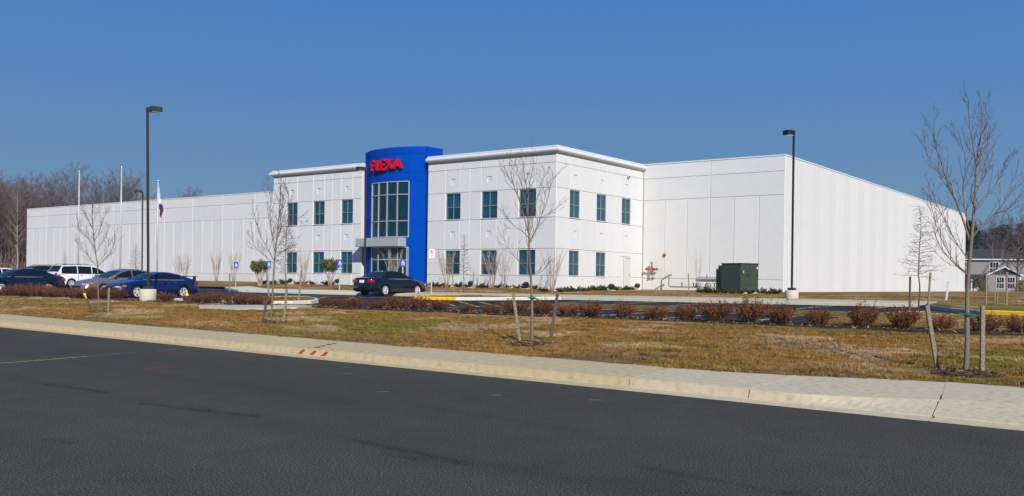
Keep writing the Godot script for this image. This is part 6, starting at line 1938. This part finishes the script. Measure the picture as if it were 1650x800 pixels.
func build_shrubs() -> void:
	var protos := []
	for k in 5: protos.append(make_red_bush(400 + k))
	rng.seed = 77
	for i in HEDGE.size():
		var h: Array = HEDGE[i]
		var label := "red-brown bush in the row before the open car park"
		if h[0] < -4.0: label = "red-brown bush in the thick row before the parked cars"
		elif h[0] < 5.0: label = "red-brown bush in the cluster behind the concrete pad"
		elif h[0] > 25.0: label = "dark red bush in the row before the grass island"
		var at := Vector3(h[0], maxf(land(h[0], h[1]), lot_h(h[0], h[1])) + 0.01, h[1])
		var size := rng.randf_range(0.68, 1.14) * (1.06 if h[0] > 22.0 else 1.0)
		var sc := Vector3(size, size * rng.randf_range(0.92, 1.08), size)
		if h[0] < 5.0: sc *= Vector3(1.08, 0.85 if h[0] > -8.0 else 0.98, 1.08)
		elif h[0] < 9.0: sc.y *= 0.85
		elif h[0] < 16.0: sc.y *= 0.72
		elif h[0] < 21.0: sc.y *= 0.86
		elif h[0] > 27.9: sc *= Vector3(0.9, 0.72, 0.9)
		var o: Node3D
		if i < 5:
			o = protos[i]
			o.position = at
			o.scale = sc
			o.set_meta("label", label)
		else: o = copy(protos[i % 5], label, at, rng.randf() * TAU, sc)
		o.set_meta("group", label.replace("bush", "bushes"))
	# wood chips and leaf litter in the mulch bed
	var chips := MB.new()
	for k in 9000:
		var x := rng.randf_range(-8.0, 32.0)
		var z := rng.randf_range(24.9, 26.6) - (0.5 if x > 5.2 else -0.3)
		var p := Vector3(x, maxf(land(x, z), lot_h(x, z)) + 0.035 + rng.randf() * 0.02, z)
		var d := Vector3(rng.randfn(), rng.randf_range(-0.2, 0.5), rng.randfn()).normalized() * rng.randf_range(0.02, 0.06)
		var n := Vector3(rng.randfn(), 0.3, rng.randfn()).normalized() * 0.011
		var v := rng.randf()
		chips.tint = Color(0.07, 0.036, 0.022).lerp(Color(0.40, 0.30, 0.21), v * v * v)
		chips.quad(p - d - n, p + d - n, p + d + n, p - d + n)
	var co := part("wood_chips", chips.done(), M.chip, self)
	tag(co, "loose wood chips and dry leaves in the mulch strip", "wood chips", "", "stuff")
	# junipers along the building
	rng.seed = 91
	var jun := []
	for k in 3:
		var t := thing("juniper", "low juniper", "shrub")
		t.set_meta("base_name", "juniper")
		var st := MB.new(true)
		var lv := MB.new()
		for b in 34:
			var a := rng.randf() * TAU
			var d := Vector3(cos(a), rng.randf_range(0.35, 1.1), sin(a)).normalized()
			var length := rng.randf_range(0.25, 0.5)
			var tip := d * length
			st.tube([Vector3(0, -0.05, 0), tip * 0.5, tip], [0.008, 0.005, 0.002], 3, false)
			for q in 34:
				var u := rng.randf_range(0.25, 1.0)
				var v := rng.randf()
				var c := Color(0.028, 0.045, 0.012).lerp(Color(0.10, 0.095, 0.022), v)
				if rng.randf() < 0.15: c = Color(0.14, 0.075, 0.03)
				leaf(lv, tip * u + Vector3(rng.randfn(), rng.randfn(), rng.randfn()) * 0.018, (d + Vector3(rng.randfn(), rng.randfn(), rng.randfn()) * 0.6).normalized(), rng.randf_range(0.03, 0.07), c)
		part("stems", st.done(), M.twig_dark, t)
		part("foliage", lv.done(), M.leaf, t)
		jun.append(t)
	var where := []
	for x in [-27.6, -26.9, -26.2, -25.3, -24.7, -23.4, -22.6, -21.7, -20.2, -19.5]: where.append([x, 1.6, "low juniper under the left office windows"])
	for x in [-10.2, -9.3, -8.7, -8.0, -7.0, -6.1, -5.2, -4.6, -3.75, -2.9, -2.1, -1.4, -0.6, 0.2]: where.append([x, 1.5, "low juniper under the right office front windows"])
	for z in [1.3, 0.4, -0.4, -1.1, -1.9, -2.6, -3.3, -4.0, -5.1, -5.8, -6.4, -7.1, -7.7]: where.append([1.35, z, "low juniper along the office side wall"])
	for q in [[9.3, -3.6], [9.8, -3.4], [10.3, -3.2], [10.8, -3.1], [11.4, -3.2], [12.0, -3.4], [12.5, -3.7], [12.8, -4.1], [13.1, -4.5], [8.9, -3.9], [8.4, -4.1]]: where.append([q[0], q[1], "low green juniper at the foot of the green transformer cabinet"])
	for i in where.size():
		var s: Array = where[i]
		var sc := Vector3.ONE * rng.randf_range(0.75, 1.15)
		var at := on_land(s[0], s[1] + rng.randf_range(-0.15, 0.15), -0.01)
		var o: Node3D
		if i < 3:
			o = jun[i]
			o.position = at
			o.scale = sc
			o.set_meta("label", s[2])
		else: o = copy(jun[i % 3], s[2], at, rng.randf() * TAU, sc)
		o.set_meta("group", s[2].replace("juniper", "junipers"))
	# two round evergreens
	for q in [[-26.3, 3.0, "round waxy evergreen shrub left of the narrow tree", 511], [-18.2, 2.9, "round waxy evergreen shrub between two lower office windows", 512]]:
		rng.seed = q[3]
		var t := thing("evergreen_shrub", q[2], "shrub", on_land(q[0], q[1], -0.02), 0.0, "round evergreens before the left office front")
		var st := MB.new(true)
		var lv := MB.new()
		for k in 9:
			var a := TAU * k / 9 + rng.randf() * 0.5
			var pts := []
			for s in 5:
				var u := s / 4.0
				pts.append(Vector3(cos(a) * (0.10 + 0.55 * u * u), -0.1 + 1.55 * u, sin(a) * (0.10 + 0.55 * u * u)) + Vector3(rng.randfn(), 0, rng.randfn()) * 0.03)
			st.tube(pts, [0.032, 0.028, 0.022, 0.016, 0.008], 5, false)
		var clumps := []
		for k in 46:
			var d := Vector3(rng.randfn(), rng.randfn(), rng.randfn()).normalized()
			clumps.append([Vector3(0, 1.52, 0) + d * Vector3(0.80, 0.42, 0.80) * rng.randf_range(0.55, 1.0), rng.randf_range(0.13, 0.24), rng.randf()])
		for k in 4600:
			var c: Array = clumps[rng.randi() % clumps.size()]
			var d := Vector3(rng.randfn(), rng.randfn(), rng.randfn()).normalized()
			var p: Vector3 = c[0] + d * c[1] * pow(rng.randf(), 0.4)
			var col := Color(0.030, 0.048, 0.012).lerp(Color(0.13, 0.145, 0.030), rng.randf())
			if rng.randf() < 0.16: col = Color(0.22, 0.17, 0.03)
			leaf(lv, p, (d + Vector3(rng.randfn(), rng.randfn() + 0.5, rng.randfn()) * 0.6).normalized(), rng.randf_range(0.06, 0.10), col)
		part("stems", st.done(), M.twig_pale, t)
		part("foliage", lv.done(), M.leaf_waxy, t)
	# small yellow shrubs by the house
	for q in [[1583.0, 118.0, "yellow-green shrub at the porch of the grey house", 521], [1645.0, 118.0, "yellow-green shrub beside the dark car port of the house", 522]]:
		rng.seed = q[3]
		var t := thing("garden_shrub", q[2], "shrub", sighted(q[0], q[1] + 20.0) + Vector3(0, -0.05, 0))
		var lv := MB.new()
		var st := MB.new()
		for k in 12:
			var e := Vector3(rng.randfn() * 0.5, 1.6 * rng.randf_range(0.5, 1.0), rng.randfn() * 0.5)
			st.tube([Vector3(0, -0.1, 0), e], [0.03, 0.01], 3, false)
		for k in 1400:
			var d := Vector3(rng.randfn() * 0.42, rng.randf(), rng.randfn() * 0.42)
			leaf(lv, Vector3(d.x * (1.2 - 0.7 * d.y), 0.1 + d.y * 1.9, d.z * (1.2 - 0.7 * d.y)), Vector3(rng.randfn(), rng.randfn(), rng.randfn()).normalized(), 0.14, Color(0.16, 0.13, 0.02).lerp(Color(0.32, 0.25, 0.04), rng.randf()))
		part("stems", st.done(), M.twig_dark, t)
		part("foliage", lv.done(), M.leaf, t)

# ---------------------------------------------------------------- woods
func make_wood_tree(called: String, seed_: int, high: float, spread: float, bark: Material, twig: Material) -> Node3D:
	rng.seed = seed_
	var t := thing(called, "tall bare tree in the wood", "tree")
	t.set_meta("base_name", called)
	var mb := [MB.new(true), MB.new(true)]
	var pts := []
	var rad := []
	for s in 12:
		var u := s / 11.0
		pts.append(Vector3(sin(s * 0.7 + seed_) * 0.18 * u * high * 0.08 + rng.randfn() * 0.06, -0.4 + (high + 0.4) * u, cos(s * 0.5 + seed_) * 0.15 + rng.randfn() * 0.06))
		rad.append(lerpf(0.20, 0.02, pow(u, 0.8)))
	mb[0].tube(pts, rad, 7, false)
	var spec := {"levels": 2, "per_metre": [2.3, 3.6], "from": [0.2, 0.15], "angle": [0.65, 0.75], "rise": 0.10, "wiggle": 0.16, "length": [1.9, 0.85], "thick": [0.040, 0.024], "thin": 0.015}
	for k in 26:
		var u := lerpf(0.30, 0.97, k / 26.0)
		var f := u * 11.0
		var i := mini(int(f), 10)
		var at: Vector3 = pts[i].lerp(pts[i + 1], f - i)
		var a := k * 2.4 + rng.randf()
		var reach: float = spread * (0.55 + 0.6 * sin(PI * clampf((u - 0.25) * 1.25, 0.0, 1.0))) * rng.randf_range(0.6, 1.1)
		var d := Vector3(cos(a), 0.75, sin(a)).normalized()
		var line := [at]
		var rs := [rad[i] * 0.55]
		for s in 5:
			d = (d + Vector3(rng.randfn(), rng.randfn() * 0.5, rng.randfn()) * 0.14 + Vector3.UP * 0.12).normalized()
			line.append(line[-1] + d * reach / 5)
			rs.append(maxf(0.014, rad[i] * 0.55 * (1.0 - 0.16 * (s + 1))))
		mb[0].tube(line, rs, 4, false)
		shoots(mb, line, rs, 0, spec)
	part("trunk", mb[0].done(), bark, t)
	part("crown", mb[1].done(), twig, t)
	return t
func build_woods() -> void:
	var protos := [make_wood_tree("bare_tree", 601, 18.5, 4.2, M.forest_bark, M.forest_twig), make_wood_tree("bare_tree", 602, 16.5, 3.6, M.forest_pale_bark, M.forest_twig_red), make_wood_tree("bare_tree", 603, 19.5, 4.6, M.forest_bark, M.forest_twig), make_wood_tree("bare_tree", 604, 15.0, 3.4, M.forest_bark, M.forest_twig_red)]
	rng.seed = 606
	var first := 0
	var spots := []
	for k in 26: spots.append([lerpf(-55.0, 48.0, k / 25.0), rng.randf_range(150.0, 166.0), 0.86, "tall bare tree at the edge of the wood beyond the wall end"])
	for k in 40: spots.append([lerpf(-60.0, 90.0, k / 39.0), rng.randf_range(168.0, 192.0), 0.90, "tall bare tree inside the wood beyond the wall end"])
	for k in 24: spots.append([lerpf(86.0, 216.0, k / 23.0), rng.randf_range(176.0, 200.0), 1.06, "tall bare tree rising behind the long white roof"])
	for k in 20: spots.append([lerpf(220.0, 345.0, k / 19.0), rng.randf_range(190.0, 215.0), 0.93, "smaller bare tree showing just above the white roof"])
	for i in spots.size():
		var s: Array = spots[i]
		var k := rng.randi() % 4
		if i < 4: k = i
		var at := sighted(s[0] + rng.randf_range(-4.0, 4.0), s[1]) + Vector3(0, -0.1, 0)
		var size: float = s[2] * rng.randf_range(0.85, 1.1)
		var o: Node3D
		if i < 4:
			o = protos[i]
			o.position = at
			o.scale = Vector3.ONE * size
			o.set_meta("label", s[3])
		else: o = copy(protos[k], s[3], at, rng.randf() * TAU, Vector3(size * 1.05, size, size * 1.05))
		o.set_meta("group", s[3].replace("tree", "trees"))
	# undergrowth at the wood's edge: dense thin stems
	var brush := thing("thicket", "dense brown undergrowth at the foot of the bare wood", "undergrowth")
	brush.set_meta("kind", "stuff")
	var mb := MB.new()
	for k in 2600:
		var p := sighted(rng.randf_range(-60.0, 130.0), rng.randf_range(152.0, 205.0))
		var h := rng.randf_range(2.0, 7.5)
		var d := Vector3(rng.randfn() * 0.25, 1.0, rng.randfn() * 0.25)
		mb.tube([p, p + d * h * 0.5, p + d * h + Vector3(rng.randfn(), 0, rng.randfn()) * 0.5], [0.05, 0.035, 0.012], 3, false)
	part("stems", mb.done(), M.forest_twig_red, brush).set_meta("kind", "stuff")
	# trees about the house
	var oak := make_wood_tree("bare_tree", 611, 9.0, 4.6, M.forest_bark, M.forest_twig)
	oak.position = sighted(1640.0, 122.0) + Vector3(0, -0.1, 0)
	oak.scale = Vector3(0.9, 0.95, 0.9)
	oak.set_meta("label", "spreading bare tree with dark trunk before the grey house")
	copy(oak, "bare tree standing behind the ridge of the grey house", sighted(1600.0, 172.0), 2.0, Vector3(1.0, 1.25, 1.0))
	copy(oak, "bare tree at the far end of the plain side wall", sighted(1672.0, 150.0), 4.0, Vector3(1.1, 1.15, 1.1))
	rng.seed = 620
	var pine: Node3D = null
	var px := [1560.0, 1574.0, 1588.0, 1603.0, 1618.0, 1633.0, 1648.0, 1664.0, 1680.0]
	for i in px.size():
		var at := sighted(px[i], 205.0 + 20.0 * rng.randf())
		if pine == null:
			pine = thing("pine_tree", "dark pine in the band of trees behind the grey house", "tree", at, 0.0, "dark pines behind the grey house")
			pine.set_meta("base_name", "pine_tree")
			var tr := MB.new(true)
			tr.tube([Vector3(0, -0.3, 0), Vector3(0.1, 6, 0), Vector3(0, 13.0, 0)], [0.22, 0.16, 0.03], 7, false)
			var lv := MB.new()
			for k in 60:
				var u := lerpf(0.22, 1.0, k / 59.0)
				var a := k * 2.4
				var reach := 2.9 * (1.05 - u) + 0.5
				var tip := Vector3(cos(a) * reach, 13.0 * u + reach * 0.12, sin(a) * reach)
				tr.tube([Vector3(0, 13.0 * u - 0.3, 0), tip], [0.05, 0.015], 4, false)
				for q in 120:
					var w := rng.randf_range(0.35, 1.05)
					var p := Vector3(0, 13.0 * u - 0.3, 0).lerp(tip, w) + Vector3(rng.randfn(), rng.randfn() * 0.6, rng.randfn()) * 0.36
					leaf(lv, p, Vector3(rng.randfn(), rng.randfn() + 0.3, rng.randfn()).normalized(), rng.randf_range(0.22, 0.42), Color(0.012, 0.020, 0.010).lerp(Color(0.040, 0.048, 0.018), rng.randf()))
			part("trunk", tr.done(), M.forest_bark, pine)
			part("crown", lv.done(), M.leaf, pine)
			pine.scale = Vector3(1.25, 1.2, 1.25)
		else: copy(pine, "", at, rng.randf() * TAU, Vector3(1.1, rng.randf_range(1.0, 1.32), 1.1))

# ---------------------------------------------------------------- grass
func build_grass() -> void:
	rng.seed = 808
	var tuft := MB.new()
	for k in 7:
		var a := rng.randf() * TAU
		var base := Vector3(rng.randfn(), 0, rng.randfn()) * 0.018
		var lean := Vector3(cos(a), 0, sin(a)) * rng.randf_range(0.012, 0.05)
		var h := rng.randf_range(0.022, 0.050)
		var side := Vector3(-sin(a), 0, cos(a)) * 0.0035
		tuft.tri(base - side, base + side, base + lean + Vector3(0, h, 0))
	var mesh := tuft.done()
	var fields := [[-2.0, 36.0, 26.6, 36.0, 190000], [-20.0, 0.0, 26.9, 35.6, 34000], [-14.0, 30.0, -3.0, 8.6, 50000]]
	var mm := MultiMesh.new()
	mm.transform_format = MultiMesh.TRANSFORM_3D
	mm.use_colors = true
	mm.mesh = mesh
	var xf := []
	for f in fields:
		for k in f[4]:
			var x := rng.randf_range(f[0], f[1])
			var z := rng.randf_range(f[2], f[3])
			var edge := kerb_z(x) - walk_w(x) + 0.05 + 0.14 * fine.get_noise_1d(x * 3.0)
			if z > edge: continue
			if z < 10.0 and (z > front_z(x) - 2.4 or (x < 1.0 and z < 0.3)): continue
			if x > 2.0 and x < 7.0 and z > 25.9 and z < 29.3 and absf(x - 4.5) + absf(z - 27.6) < 2.2: continue
			xf.append(Vector3(x, 0, z))
	var lawn_count := xf.size()
	for isle in [[25.1, 36.0, 16.8, 24.9, 14000, 0.075], [1.5, 6.4, 11.0, 15.2, 2600, 0.13], [-2.7, 3.3, 20.2, 25.7, 3400, 0.135]]:
		for k in isle[4]:
			var x := rng.randf_range(isle[0], isle[1])
			var z := rng.randf_range(isle[2], isle[3])
			if isle[0] == 1.5 and z > 15.3 - maxf(0.0, x - 4.2) * 2.1: continue
			if isle[0] == -2.7 and (x > 2.6 - absf(z - 24.4) * 0.8 + 0.5 or z < 19.6 + maxf(0.0, x + 1.6) * 0.65): continue
			xf.append(Vector3(x, lot_h(x, z) + isle[5], z))
	mm.instance_count = xf.size()
	for i in xf.size():
		var p: Vector3 = xf[i]
		if i < lawn_count: p.y = land(p.x, p.z) + patch.get_noise_2d(p.x * 1.2, p.z * 1.2) * 0.03 + fine.get_noise_2d(p.x * 2.0, p.z * 2.0) * 0.012 - 0.004
		var s := rng.randf_range(0.55, 1.15) * (1.0 + 0.9 * clampf(fine.get_noise_2d(p.x * 0.9 + 50.0, p.z * 1.6) * 2.0, -0.4, 1.0))
		mm.set_instance_transform(i, Transform3D(Basis(Vector3.UP, rng.randf() * TAU).scaled(Vector3(s, s, s)), p))
		var c := lawn_tint(p) * rng.randf_range(0.75, 1.5)
		if rng.randf() < 0.10: c = Color(0.36, 0.27, 0.13)
		elif rng.randf() < 0.08: c = Color(0.09, 0.12, 0.02)
		mm.set_instance_color(i, Color(c.r, c.g, c.b))
	var o := MultiMeshInstance3D.new()
	o.name = "grass"
	o.multimesh = mm
	o.material_override = M.blade
	add_child(o)
	tag(o, "short dry winter grass on the lawn beside the street", "grass", "", "stuff")
